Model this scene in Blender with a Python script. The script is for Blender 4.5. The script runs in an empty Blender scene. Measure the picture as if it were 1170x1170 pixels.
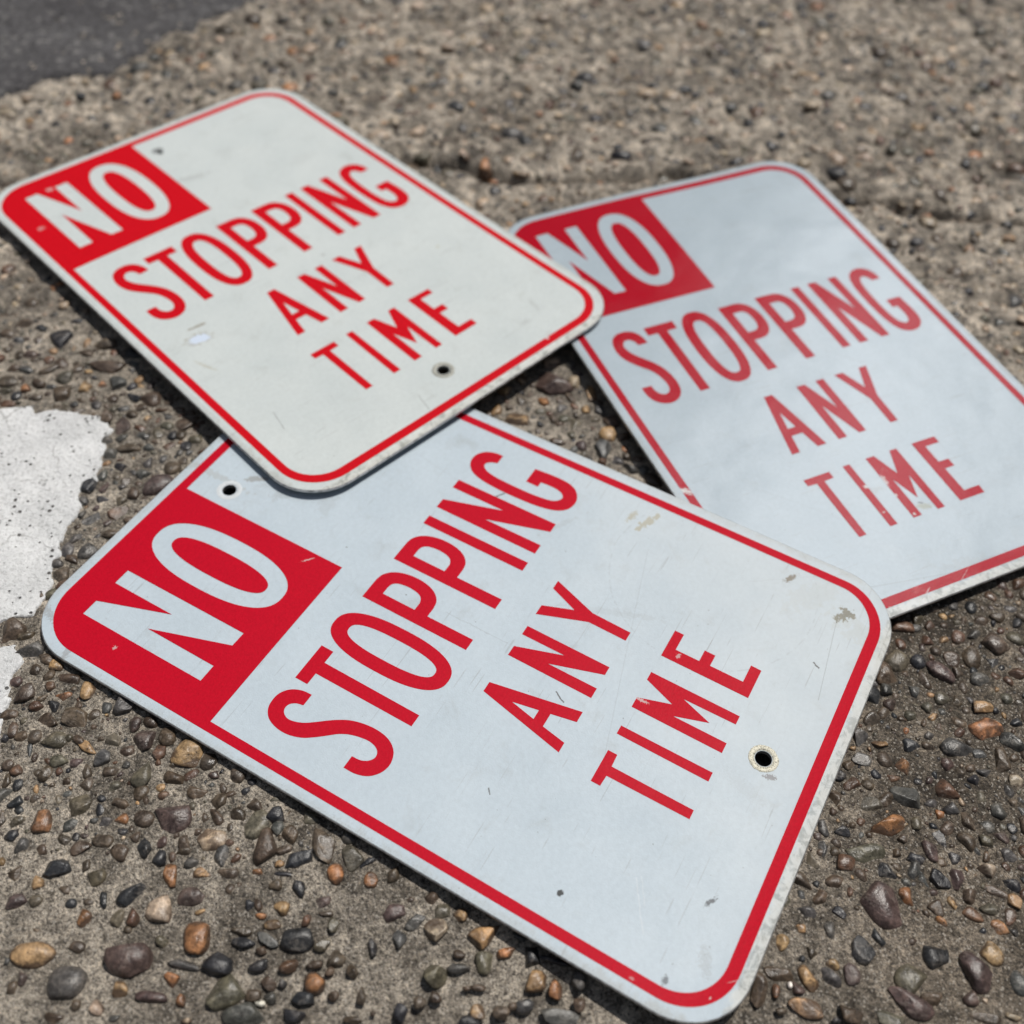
import bpy, bmesh, math, random
import numpy as np
from mathutils import Matrix, Vector
from mathutils.geometry import tessellate_polygon

IN = 0.0254
SC = bpy.context.scene
COL = SC.collection

# ------------------------------------------------------------------ camera, world, sun, exposure
F_PX = 1207.8                       # focal length in photo pixels (1170 px wide photo)
HCAM = 22.05 * IN
CM = ((0.997658, 0.068397, 0.0), (0.05308, -0.774252, 0.630647), (0.043134, -0.62917, -0.77607))  # camera (x right, y down, z out) -> world
camd = bpy.data.cameras.new('camera')
cam = bpy.data.objects.new('camera', camd)
COL.objects.link(cam)
SC.camera = cam
camd.sensor_width = 36.0
camd.lens = 36.0 * F_PX / 1170.0
camd.clip_start = 0.02
camd.clip_end = 500.0
rot = Matrix(((CM[0][0], -CM[0][1], -CM[0][2]), (CM[1][0], -CM[1][1], -CM[1][2]), (CM[2][0], -CM[2][1], -CM[2][2])))
cam.matrix_world = Matrix.Translation((0, 0, HCAM)) @ rot.to_4x4()
camd.dof.use_dof = True
camd.dof.focus_distance = 0.607
camd.dof.aperture_fstop = camd.lens / 1000 / 0.0088

SUN_AZ = 35.0      # degrees from +Y (away from the camera) towards +X
SUN_EL = 64.0
world = bpy.data.worlds.new('World')
SC.world = world
world.use_nodes = True
wn = world.node_tree
for n in list(wn.nodes):
    wn.nodes.remove(n)
w_out = wn.nodes.new('ShaderNodeOutputWorld')
w_bg = wn.nodes.new('ShaderNodeBackground')
w_sky = wn.nodes.new('ShaderNodeTexSky')
w_sky.sky_type = 'NISHITA'
w_sky.sun_disc = False
w_sky.sun_elevation = math.radians(SUN_EL)
w_sky.sun_rotation = math.radians(SUN_AZ)
w_bg.inputs['Strength'].default_value = 0.055
# broken white cloud in the sky
w_tc = wn.nodes.new('ShaderNodeTexCoord')
w_no = wn.nodes.new('ShaderNodeTexNoise')
w_no.inputs['Scale'].default_value = 2.1
w_no.inputs['Detail'].default_value = 6
w_no.inputs['Roughness'].default_value = 0.55
w_no.inputs['Distortion'].default_value = 0.3
w_cr = wn.nodes.new('ShaderNodeValToRGB')
w_cr.color_ramp.elements[0].position = 0.44
w_cr.color_ramp.elements[0].color = (0, 0, 0, 1)
w_cr.color_ramp.elements[1].position = 0.60
w_cr.color_ramp.elements[1].color = (0.85, 0.85, 0.85, 1)
w_mx = wn.nodes.new('ShaderNodeMixRGB')
w_mx.inputs[2].default_value = (5.2, 5.6, 6.2, 1)
wn.links.new(w_tc.outputs['Generated'], w_no.inputs['Vector'])
wn.links.new(w_no.outputs['Fac'], w_cr.inputs[0])
# one brighter bank of cloud in front of the camera, to the right
w_dot = wn.nodes.new('ShaderNodeVectorMath'); w_dot.operation = 'DOT_PRODUCT'
w_nrm = wn.nodes.new('ShaderNodeVectorMath'); w_nrm.operation = 'NORMALIZE'
wn.links.new(w_tc.outputs['Generated'], w_nrm.inputs[0])
wn.links.new(w_nrm.outputs[0], w_dot.inputs[0])
ca_, ce_ = math.radians(25), math.radians(44)
w_dot.inputs[1].default_value = (math.sin(ca_) * math.cos(ce_), math.cos(ca_) * math.cos(ce_), math.sin(ce_))
w_add = wn.nodes.new('ShaderNodeMath'); w_add.operation = 'MULTIPLY_ADD'
wn.links.new(w_no.outputs['Fac'], w_add.inputs[0]); w_add.inputs[1].default_value = 0.16
wn.links.new(w_dot.outputs['Value'], w_add.inputs[2])
w_mr = wn.nodes.new('ShaderNodeMapRange'); w_mr.interpolation_type = 'SMOOTHSTEP'
w_mr.inputs[1].default_value = 1.064; w_mr.inputs[2].default_value = 1.088; w_mr.inputs[3].default_value = 0; w_mr.inputs[4].default_value = 1.0
wn.links.new(w_add.outputs[0], w_mr.inputs[0])
w_mx2 = wn.nodes.new('ShaderNodeMixRGB'); w_mx2.inputs[2].default_value = (75, 77, 80, 1)
wn.links.new(w_mr.outputs[0], w_mx2.inputs[0])
wn.links.new(w_cr.outputs[0], w_mx.inputs[0])
wn.links.new(w_sky.outputs[0], w_mx.inputs[1])
# low sky dulled all round, added to keep the sign reflections dark
w_sep = wn.nodes.new('ShaderNodeSeparateXYZ'); wn.links.new(w_nrm.outputs[0], w_sep.inputs[0])
w_lo = wn.nodes.new('ShaderNodeMath'); w_lo.operation = 'MULTIPLY_ADD'
wn.links.new(w_no.outputs['Fac'], w_lo.inputs[0]); w_lo.inputs[1].default_value = 0.22
wn.links.new(w_sep.outputs[2], w_lo.inputs[2])
w_mr2 = wn.nodes.new('ShaderNodeMapRange'); w_mr2.interpolation_type = 'SMOOTHSTEP'
w_mr2.inputs[1].default_value = 0.80; w_mr2.inputs[2].default_value = 0.92; w_mr2.inputs[3].default_value = 0; w_mr2.inputs[4].default_value = 1.0
wn.links.new(w_lo.outputs[0], w_mr2.inputs[0])
w_mx3 = wn.nodes.new('ShaderNodeMixRGB'); w_mx3.inputs[1].default_value = (1.9, 2.1, 2.4, 1)
wn.links.new(w_mr2.outputs[0], w_mx3.inputs[0]); wn.links.new(w_mx.outputs[0], w_mx3.inputs[2])
wn.links.new(w_mx3.outputs[0], w_mx2.inputs[1])
wn.links.new(w_mx2.outputs[0], w_bg.inputs['Color'])
wn.links.new(w_bg.outputs[0], w_out.inputs['Surface'])

sund = bpy.data.lights.new('sun', 'SUN')
sund.energy = 3.6
sund.angle = math.radians(0.6)
sund.color = (1.0, 0.95, 0.88)
sun = bpy.data.objects.new('sun', sund)
COL.objects.link(sun)
a, e = math.radians(SUN_AZ), math.radians(SUN_EL)
sdir = Vector((math.sin(a) * math.cos(e), math.cos(a) * math.cos(e), math.sin(e)))
sun.rotation_euler = sdir.to_track_quat('Z', 'Y').to_euler()
sun.location = sdir * 3

SC.view_settings.view_transform = 'Standard'
SC.view_settings.look = 'None'
SC.view_settings.exposure = -0.08
SC.view_settings.gamma = 1.0
SC.view_settings.use_curve_mapping = False

rng = np.random.default_rng(11)
random.seed(5)

# ------------------------------------------------------------------ photo pixel -> ground point
def ground_pt(px, py, z=0.0):
    d = ((px - 585) / F_PX, (py - 585) / F_PX, 1.0)
    w = [sum(CM[i][k] * d[k] for k in range(3)) for i in range(3)]
    t = (z - HCAM) / w[2]
    return w[0] * t, w[1] * t

# ------------------------------------------------------------------ numpy noise
_lat = rng.random((256, 256))
def vnoise(x, y, s=1.0, o=0):
    x = x * s + 13.7 * o + 100; y = y * s + 7.1 * o + 100
    xi = np.floor(x).astype(int); yi = np.floor(y).astype(int)
    fx = x - xi; fy = y - yi
    fx = fx * fx * (3 - 2 * fx); fy = fy * fy * (3 - 2 * fy)
    g = lambda i, j: _lat[i & 255, j & 255]
    return ((g(xi, yi) * (1 - fx) + g(xi + 1, yi) * fx) * (1 - fy) + (g(xi, yi + 1) * (1 - fx) + g(xi + 1, yi + 1) * fx) * fy) * 2 - 1
def fbm(x, y, s, o=0, n=4):
    r = 0; am = 1
    for k in range(n):
        r = r + am * vnoise(x, y, s, o + k * 3); s *= 2.03; am *= 0.5
    return r / 1.9

# ------------------------------------------------------------------ node helpers
class NT:
    def __init__(self, name):
        self.m = bpy.data.materials.new(name)
        self.m.use_nodes = True
        self.t = self.m.node_tree
        for n in list(self.t.nodes):
            self.t.nodes.remove(n)
        self.out = self.t.nodes.new('ShaderNodeOutputMaterial')
        self.bsdf = self.t.nodes.new('ShaderNodeBsdfPrincipled')
        self.t.links.new(self.bsdf.outputs[0], self.out.inputs[0])
    def put(self, sock, v):
        if isinstance(v, bpy.types.NodeSocket):
            self.t.links.new(v, sock)
        else:
            if isinstance(v, tuple) and len(v) == 3 and sock.type == 'RGBA':
                v = (*v, 1)
            sock.default_value = v
    def n(self, typ, props=None, out=0, **ins):
        nd = self.t.nodes.new(typ)
        for k, v in (props or {}).items():
            setattr(nd, k, v)
        for k, v in ins.items():
            key = int(k[1:]) if k[0] == '_' and k[1:].isdigit() else k.replace('_', ' ')
            self.put(nd.inputs[key], v)
        return nd.outputs[out]
    def math(self, op, a, b=0.0, clamp=False):
        return self.n('ShaderNodeMath', {'operation': op, 'use_clamp': clamp}, _0=a, _1=b)
    def vmath(self, op, a, b=(0, 0, 0), out=0):
        return self.n('ShaderNodeVectorMath', {'operation': op}, out=out, _0=a, _1=b)
    def mix(self, f, a, b, mode='MIX'):
        return self.n('ShaderNodeMixRGB', {'blend_type': mode}, _0=f, _1=a, _2=b)
    def ramp(self, f, stops):
        nd = self.t.nodes.new('ShaderNodeValToRGB')
        el = nd.color_ramp.elements
        while len(el) < len(stops):
            el.new(0.5)
        for q, (p, c) in zip(el, stops):
            q.position = p
            q.color = (c, c, c, 1) if not isinstance(c, tuple) else (*c, 1)
        self.put(nd.inputs[0], f)
        return nd.outputs[0]
    def noise(self, vec, scale, detail=3.0, rough=0.5, dist=0.0, out=0):
        return self.n('ShaderNodeTexNoise', None, out=out, Vector=vec, Scale=scale, Detail=detail, Roughness=rough, Distortion=dist)
    def step(self, v, lo, hi):
        return self.n('ShaderNodeMapRange', {'interpolation_type': 'SMOOTHSTEP'}, _0=v, _1=lo, _2=hi, _3=0.0, _4=1.0)
    def setp(self, **k):
        for a_, v in k.items():
            self.put(self.bsdf.inputs[a_.replace('_', ' ')], v)
    def bump(self, h, strength, dist, normal=None):
        nd = self.t.nodes.new('ShaderNodeBump')
        nd.inputs['Strength'].default_value = strength
        nd.inputs['Distance'].default_value = dist
        self.put(nd.inputs['Height'], h)
        if normal is not None:
            self.put(nd.inputs['Normal'], normal)
        return nd.outputs[0]

# ------------------------------------------------------------------ ground materials
def mat_concrete():
    k = NT('sandy_concrete')
    P = k.n('ShaderNodeNewGeometry', out=0)
    big = k.noise(P, 9.0, 4, 0.6)
    mid = k.noise(P, 45.0, 4, 0.6)
    fine = k.noise(P, 520.0, 4, 0.7)
    grain = k.noise(P, 1900.0, 2, 0.6)
    sepx = k.n('ShaderNodeSeparateXYZ', out=0, Vector=P)
    sepy = k.n('ShaderNodeSeparateXYZ', out=1, Vector=P)
    # the cement is browner and dirtier to the right of the signs
    side = k.math('SUBTRACT', k.step(sepx, 0.10, 0.24), k.math('MULTIPLY', k.step(sepy, 0.42, 0.6), 1.0), True)
    base = k.ramp(k.math('ADD', k.math('MULTIPLY', big, 0.5), k.math('MULTIPLY', mid, 0.5)),
                  [(0.38, (0.135, 0.120, 0.102)), (0.48, (0.295, 0.268, 0.232)), (0.56, (0.50, 0.455, 0.395))])
    base = k.mix(k.math('MULTIPLY', side, 0.72), base, (0.37, 0.335, 0.30), 'MULTIPLY')
    far = k.step(sepy, 0.50, 0.72)
    fm = k.noise(P, 74, 5, 0.68, 0.6)
    base = k.mix(far, base, k.mix(1.0, base, k.ramp(fm, [(0.36, (0.38, 0.38, 0.39)), (0.47, (0.98, 0.97, 0.97)), (0.60, (1.75, 1.72, 1.69))]), 'MULTIPLY'))
    md = k.noise(P, 190, 4, 0.7, 0.4)
    base = k.mix(k.math('SUBTRACT', 0.9, k.math('MULTIPLY', far, 0.5)), base, k.ramp(md, [(0.36, (0.42, 0.40, 0.38)), (0.47, (0.9, 0.89, 0.87)), (0.64, (1.35, 1.32, 1.28))]), 'MULTIPLY')
    g1 = k.ramp(fine, [(0.34, (0.32, 0.30, 0.28)), (0.5, (0.92, 0.92, 0.92)), (0.68, (1.55, 1.5, 1.42))])
    base = k.mix(0.9, base, g1, 'MULTIPLY')
    g2 = k.ramp(grain, [(0.32, (0.35, 0.34, 0.33)), (0.5, (0.95, 0.95, 0.95)), (0.70, (1.6, 1.56, 1.5))])
    base = k.mix(0.8, base, g2, 'MULTIPLY')
    # individual sand grains
    vc = k.n('ShaderNodeTexVoronoi', None, out=1, Vector=P, Scale=1050.0)
    gc = k.n('ShaderNodeSeparateXYZ', out=0, Vector=vc)
    dark = k.step(gc, 0.86, 0.90)
    light = k.step(k.n('ShaderNodeSeparateXYZ', out=1, Vector=vc), 0.90, 0.93)
    base = k.mix(k.math('MULTIPLY', dark, 0.7), base, (0.05, 0.045, 0.042))
    base = k.mix(k.math('MULTIPLY', light, 0.5), base, (0.62, 0.57, 0.50))
    k.setp(Base_Color=base, Roughness=0.85, Specular_IOR_Level=0.3)
    vd = k.n('ShaderNodeTexVoronoi', None, out=0, Vector=P, Scale=700.0)
    hgt = k.math('ADD', k.math('MULTIPLY', fine, 1.0), k.math('ADD', k.math('MULTIPLY', grain, 0.5), k.math('MULTIPLY', vd, -0.35)))
    nb = k.bump(hgt, 1.0, 0.0022)
    k.setp(Normal=nb)
    return k.m

def mat_asphalt():
    k = NT('dark_asphalt')
    P = k.n('ShaderNodeNewGeometry', out=0)
    n1 = k.noise(P, 14, 4, 0.6)
    n2 = k.noise(P, 260, 3, 0.6)
    c = k.ramp(n1, [(0.35, (0.038, 0.036, 0.039)), (0.65, (0.064, 0.062, 0.065))])
    c = k.mix(0.8, c, k.ramp(n2, [(0.35, 0.3), (0.65, 2.1)]), 'MULTIPLY')
    vc = k.n('ShaderNodeTexVoronoi', None, out=1, Vector=P, Scale=170.0)
    s1 = k.step(k.n('ShaderNodeSeparateXYZ', out=0, Vector=vc), 0.90, 0.93)
    c = k.mix(k.math('MULTIPLY', s1, 0.45), c, (0.26, 0.25, 0.24))
    k.setp(Base_Color=c, Roughness=0.8)
    k.setp(Normal=k.bump(n2, 0.9, 0.003))
    return k.m

def mat_stone():
    k = NT('pebble_stone')
    P = k.n('ShaderNodeNewGeometry', out=0)
    at = k.n('ShaderNodeAttribute', {'attribute_name': 'stone'}, out=0)
    n1 = k.noise(P, 150, 4, 0.6, 0.6)
    n2 = k.noise(P, 620, 3, 0.65)
    n3 = k.noise(P, 75, 2, 0.5, 1.5)
    c = k.mix(0.85, at, k.ramp(n1, [(0.32, (0.40, 0.38, 0.36)), (0.48, (0.80, 0.79, 0.78)), (0.70, (1.65, 1.58, 1.48))]), 'MULTIPLY')
    c = k.mix(0.6, c, k.ramp(n2, [(0.34, 0.45), (0.5, 1.0), (0.68, 1.6)]), 'MULTIPLY')
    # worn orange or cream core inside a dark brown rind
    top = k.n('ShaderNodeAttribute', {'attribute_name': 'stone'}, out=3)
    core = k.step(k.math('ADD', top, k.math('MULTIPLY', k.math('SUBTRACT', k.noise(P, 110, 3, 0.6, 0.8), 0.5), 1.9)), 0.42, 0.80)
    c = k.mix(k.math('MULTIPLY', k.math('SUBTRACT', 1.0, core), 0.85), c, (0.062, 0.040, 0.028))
    # cement film left on the stones
    film = k.math('MULTIPLY', k.step(n3, 0.50, 0.66), k.step(n2, 0.42, 0.62))
    c = k.mix(k.math('MULTIPLY', film, 0.35), c, (0.24, 0.21, 0.18))
    # pin holes
    vd = k.n('ShaderNodeTexVoronoi', None, out=0, Vector=P, Scale=330.0)
    hole = k.math('SUBTRACT', 1.0, k.step(vd, 0.12, 0.22))
    vc = k.n('ShaderNodeSeparateXYZ', out=0, Vector=k.n('ShaderNodeTexVoronoi', None, out=1, Vector=P, Scale=330.0))
    hole = k.math('MULTIPLY', hole, k.step(vc, 0.6, 0.7))
    c = k.mix(k.math('MULTIPLY', hole, 0.8), c, (0.02, 0.017, 0.015))
    rgh = k.ramp(n1, [(0.3, 0.26), (0.7, 0.50)])
    k.setp(Base_Color=c, Roughness=rgh, Specular_IOR_Level=0.5)
    h = k.math('ADD', k.math('MULTIPLY', n1, 1.0), k.math('MULTIPLY', n2, 0.35))
    k.setp(Normal=k.bump(h, 0.6, 0.0014))
    return k.m

def mat_roadpaint():
    k = NT('road_paint')
    P = k.n('ShaderNodeNewGeometry', out=0)
    n1 = k.noise(P, 30, 4, 0.6)
    n2 = k.noise(P, 420, 4, 0.7)
    n3 = k.noise(P, 1100, 2, 0.6)
    c = k.ramp(n1, [(0.3, (0.56, 0.57, 0.575)), (0.6, (0.72, 0.73, 0.735))])
    c = k.mix(0.7, c, k.ramp(n2, [(0.30, 0.45), (0.46, 0.93), (0.7, 1.15)]), 'MULTIPLY')
    vd = k.n('ShaderNodeTexVoronoi', None, out=0, Vector=k.vmath('ADD', P, k.vmath('SCALE', P, (0, 0, 0))), Scale=115.0)
    vcs = k.n('ShaderNodeTexVoronoi', None, out=1, Vector=P, Scale=115.0)
    rr = k.math('MULTIPLY', k.n('ShaderNodeSeparateXYZ', out=1, Vector=vcs), 0.30)
    pit = k.math('SUBTRACT', 1.0, k.step(k.math('SUBTRACT', k.math('ADD', vd, k.math('MULTIPLY', n2, 0.12)), rr), 0.0, 0.10))
    pit = k.math('MULTIPLY', pit, k.step(k.n('ShaderNodeSeparateXYZ', out=0, Vector=vcs), 0.45, 0.5))
    c = k.mix(k.math('MULTIPLY', pit, 0.9), c, (0.05, 0.045, 0.04))
    c = k.mix(k.math('MULTIPLY', k.step(n3, 0.66, 0.74), 0.5), c, (0.2, 0.19, 0.18))
    wp = k.vmath('ADD', P, k.vmath('MULTIPLY', k.noise(P, 60, 3, 0.6, 0, 1), (0.02, 0.02, 0.0)))
    ck = k.n('ShaderNodeTexVoronoi', {'feature': 'DISTANCE_TO_EDGE'}, out=0, Vector=wp, Scale=26.0)
    ckm = k.math('MULTIPLY', k.math('SUBTRACT', 1.0, k.step(ck, 0.004, 0.018)), k.step(n1, 0.50, 0.58))
    c = k.mix(k.math('MULTIPLY', ckm, 0.5), c, (0.17, 0.16, 0.15))
    dirt = k.step(k.noise(P, 24, 6, 0.75, 0.5), 0.54, 0.72)
    c = k.mix(k.math('MULTIPLY', dirt, 0.35), c, (0.33, 0.32, 0.30))
    k.setp(Base_Color=c, Roughness=0.6, Specular_IOR_Level=0.4)
    h = k.math('ADD', k.math('MULTIPLY', n2, 0.6), k.math('MULTIPLY', pit, -1.4))
    k.setp(Normal=k.bump(h, 1.0, 0.0022))
    return k.m

M_CON, M_ASP, M_STONE, M_PAINT = mat_concrete(), mat_asphalt(), mat_stone(), mat_roadpaint()

# ------------------------------------------------------------------ mesh helpers
def mesh_obj(name, verts, faces, mat, smooth=False, parent=None):
    me = bpy.data.meshes.new(name)
    me.from_pydata([tuple(map(float, v)) for v in verts], [], [tuple(map(int, f)) for f in faces])
    me.update()
    if smooth:
        me.polygons.foreach_set('use_smooth', [True] * len(me.polygons))
    me.materials.append(mat)
    o = bpy.data.objects.new(name, me)
    COL.objects.link(o)
    if parent is not None:
        o.parent = parent
    return o
def np_mesh(name, V, Q, mat, smooth=True, color=None):
    """V (n,3), Q (m,3 or 4)"""
    me = bpy.data.meshes.new(name)
    k = Q.shape[1]
    me.vertices.add(len(V)); me.vertices.foreach_set('co', V.astype(np.float32).ravel())
    me.loops.add(Q.size); me.loops.foreach_set('vertex_index', Q.astype(np.int32).ravel())
    me.polygons.add(len(Q)); me.polygons.foreach_set('loop_start', (np.arange(len(Q)) * k).astype(np.int32))
    me.polygons.foreach_set('use_smooth', np.full(len(Q), smooth))
    me.update(calc_edges=True); me.validate()
    if color is not None:
        at = me.attributes.new('stone', 'FLOAT_COLOR', 'POINT')
        at.data.foreach_set('color', color.astype(np.float32).ravel())
    me.materials.append(mat)
    o = bpy.data.objects.new(name, me); COL.objects.link(o)
    return o

# ------------------------------------------------------------------ ground relief (metres)
def seg_dist(x, y, pts):
    d = np.full(np.shape(x), 9.0)
    for (x0, y0), (x1, y1) in zip(pts[:-1], pts[1:]):
        dx, dy = x1 - x0, y1 - y0
        t = np.clip(((x - x0) * dx + (y - y0) * dy) / (dx * dx + dy * dy), 0, 1)
        d = np.minimum(d, np.hypot(x - x0 - t * dx, y - y0 - t * dy))
    return d
CRACK = [ground_pt(*p) for p in ((430, 178), (520, 190), (590, 205), (680, 208), (760, 200), (850, 205), (950, 226), (1010, 232), (1080, 246), (1175, 258), (1500, 300))]
ASPH = [ground_pt(*p) for p in ((-260, 170), (0, 117), (60, 92), (130, 84), (190, 50), (270, 18), (330, -14), (700, -140))]
def far_of(x, y):                   # how rough / weathered the far part is
    return np.clip((y - 0.52) / 0.22, 0, 1)
HUMP = [(-0.33, 0.345), (-0.05, 0.195), (0.16, 0.09)]
def swell(x, y):                    # rise added under the near sign's left edge to narrow its shadow
    return 0.0070 * np.exp(-(seg_dist(x, y, HUMP) / 0.085) ** 2)
def ground_pt_h(px, py):
    x, y = ground_pt(px, py)
    for _ in range(3):
        x, y = ground_pt(px, py, float(swell(np.array([x]), np.array([y]))[0]))
    return x, y
def relief(x, y):
    z = swell(x, y) + 0.0011 * fbm(x, y, 14, 1) + 0.0009 * fbm(x, y, 90, 2) + 0.0007 * fbm(x, y, 330, 3, 2)
    fr = far_of(x, y)
    z = z + fr * (0.0034 * fbm(x, y, 55, 5) + 0.0036 * fbm(x, y, 120, 6) + 0.0018 * fbm(x, y, 260, 7, 2))
    xx = x + 0.006 * fbm(x, y, 50, 8); yy = y + 0.006 * fbm(x, y, 50, 9)
    dc = seg_dist(xx, yy, CRACK)
    w = 0.006 + 0.004 * fbm(x, y, 25, 10)
    z = z - 0.013 * np.exp(-(dc / np.maximum(w, 0.002)) ** 2)
    z = z + 0.002 * np.exp(-((dc - 0.02) / 0.012) ** 2)
    return z

gx = np.arange(-0.56, 0.86, 0.0016); gy = np.arange(0.12, 1.42, 0.0016)
# finer rows are not needed far away
gy = np.concatenate([np.arange(0.12, 0.62, 0.0014), np.arange(0.62, 1.42, 0.0024)])
X, Y = np.meshgrid(gx, gy)
edge = np.minimum.reduce([(X - gx[0]) / 0.06, (gx[-1] - X) / 0.06, (Y - gy[0]) / 0.06, (gy[-1] - Y) / 0.06]).clip(0, 1)
Z = relief(X, Y) * edge
V = np.stack([X.ravel(), Y.ravel(), Z.ravel()], 1)
ny, nx = X.shape
idx = np.arange(nx * ny).reshape(ny, nx)
Q = np.stack([idx[:-1, :-1].ravel(), idx[:-1, 1:].ravel(), idx[1:, 1:].ravel(), idx[1:, :-1].ravel()], 1)
# surrounding coarse sheet, joined to the fine one: a skirt of four big quads out to 60 m
nb = len(V)
big = np.array([[-60, -60, 0], [60, -60, 0], [60, 60, 0], [-60, 60, 0]], float)
V = np.vstack([V, big])
c00, c10, c11, c01 = idx[0, 0], idx[0, -1], idx[-1, -1], idx[-1, 0]
Q = np.vstack([Q, [[nb, nb + 1, c10, c00]], [[nb + 1, nb + 2, c11, c10]], [[nb + 2, nb + 3, c01, c11]], [[nb + 3, nb, c00, c01]]])
g = np_mesh('ground', V, Q, M_CON)
g['kind'] = 'structure'

# asphalt: a rough sheet in the far left corner
ax = np.arange(-1.6, 0.9, 0.004); ay = np.arange(0.85, 2.6, 0.004)
AX, AY = np.meshgrid(ax, ay)
def inside_asph(x, y):
    lx = np.array([p[0] for p in ASPH]); ly = np.array([p[1] for p in ASPH])
    b = np.interp(x, lx, ly)
    return y + 0.020 * fbm(x, y, 55, 12) + 0.02 * fbm(x, y, 9, 13) > b
keep = inside_asph(AX, AY) 
AZ = 0.003 + 0.0026 * fbm(AX, AY, 140, 14, 3)
ny, nx = AX.shape
idx = np.arange(nx * ny).reshape(ny, nx)
Q = np.stack([idx[:-1, :-1].ravel(), idx[:-1, 1:].ravel(), idx[1:, 1:].ravel(), idx[1:, :-1].ravel()], 1)
kq = keep.ravel()[Q]
Q = Q[kq.all(1)]
zz = AZ.ravel().copy()
cnt = np.zeros(nx * ny); np.add.at(cnt, Q.ravel(), 1)
zz[(cnt > 0) & (cnt < 4)] = -0.004              # edge of the sheet dives into the concrete
used = np.unique(Q); rm = np.zeros(nx * ny, int); rm[used] = np.arange(len(used))
o = np_mesh('asphalt_road', np.stack([AX.ravel()[used], AY.ravel()[used], zz[used]], 1), rm[Q], M_ASP)
o['kind'] = 'structure'

# ------------------------------------------------------------------ chipped white road paint
PAINT1 = [(-160, 440), (-60, 452), (0, 468), (15, 465), (38, 465), (40, 472), (52, 471), (67, 469), (95, 473), (115, 476), (124, 484), (131, 491), (128, 498), (119, 501), (122, 510), (123, 514), (118, 523), (118, 534), (113, 542), (112, 554), (103, 552), (95, 554), (94, 560), (93, 572), (95, 580), (92, 592), (82, 597), (77, 604), (77, 612), (70, 625), (73, 636), (61, 644), (60, 655), (62, 668), (57, 680), (48, 692), (40, 706), (22, 708), (8, 711), (0, 716), (-60, 735), (-160, 740)]
PAINT2 = [(-160, 750), (-60, 748), (0, 740), (12, 737), (20, 736), (25, 745), (29, 757), (24, 766), (14, 776), (13, 790), (14, 802), (8, 814), (3, 828), (1, 842), (-3, 855), (-60, 872), (-160, 890)]
def poly_mask(x, y, P):
    ins = np.zeros(x.shape, bool)
    n = len(P)
    for i in range(n):
        x0, y0 = P[i]; x1, y1 = P[(i + 1) % n]
        c = ((y0 > y) != (y1 > y))
        with np.errstate(divide='ignore', invalid='ignore'):
            xi = (x1 - x0) * (y - y0) / (y1 - y0 + 1e-12) + x0
        ins ^= c & (x < xi)
    return ins
def paint_patch(name, PX):
    P = [ground_pt_h(*p) for p in PX]
    xs = [p[0] for p in P]; ys = [p[1] for p in P]
    st = 0.0007
    X, Y = np.meshgrid(np.arange(min(xs), max(xs), st), np.arange(min(ys), max(ys), st))
    wx = X + 0.0019 * fbm(X, Y, 260, 21, 3); wy = Y + 0.0019 * fbm(X, Y, 260, 22, 3)
    m = poly_mask(wx, wy, P)
    # distance to the boundary for a rounded lip
    d = seg_dist(wx, wy, P + P[:1])
    z = swell(X, Y) + 0.0011 * fbm(X, Y, 14, 1) + 0.0006 * vnoise(X, Y, 90, 2) + 0.0005 * fbm(X, Y, 130, 24, 2) + 0.0013 * np.sqrt(np.clip(d / 0.0016, 0, 1)) + 0.00025 * fbm(X, Y, 300, 23, 2)
    ny, nx = X.shape
    idx = np.arange(nx * ny).reshape(ny, nx)
    Q = np.stack([idx[:-1, :-1].ravel(), idx[:-1, 1:].ravel(), idx[1:, 1:].ravel(), idx[1:, :-1].ravel()], 1)
    Q = Q[m.ravel()[Q].all(1)]
    cnt = np.zeros(nx * ny); np.add.at(cnt, Q.ravel(), 1)
    zf = z.ravel().copy(); zf[(cnt > 0) & (cnt < 4)] -= 0.003
    used = np.unique(Q); rm = np.zeros(nx * ny, int); rm[used] = np.arange(len(used))
    o = np_mesh(name, np.stack([X.ravel()[used], Y.ravel()[used], zf[used]], 1), rm[Q], M_PAINT)
    o['kind'] = 'structure'
paint_patch('road_marking', PAINT1)
paint_patch('road_marking', PAINT2)

# ------------------------------------------------------------------ signs
POSE = {
 'A': (((0.450269, 0.892865, 0.007014), (0.892871, -0.450189, -0.010541), (-0.006254, 0.011009, -0.99992)), (-11.5079, 12.9053, 0.4797), 1.004),
 'B': (((0.685482, 0.728014, 0.010492), (0.72808, -0.685328, -0.015002), (-0.003731, 0.017923, -0.999832)), (-18.5788, 29.4435, 0.4306), 1.0135),
 'C': (((0.891195, 0.453537, -0.008753), (0.453617, -0.891105, 0.012772), (-0.002008, -0.015352, -0.99988)), (-1.3649, 29.6423, 0.6920), 1.0),
}
def pose_matrix(k):
    R, T, s = POSE[k]
    # local frame: origin at the plate's centre, x = reading direction, y = up the sign, z = out of its face (metres)
    Rm = Matrix(((R[0][0], -R[0][1], -R[0][2]), (R[1][0], -R[1][1], -R[1][2]), (R[2][0], -R[2][1], -R[2][2])))
    c = Vector([T[i] + s * (R[i][0] * 6 + R[i][1] * 9) for i in range(3)]) * IN
    return Matrix.Translation(c) @ Rm.to_4x4() @ Matrix.Diagonal((s, s, s, 1))

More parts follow.
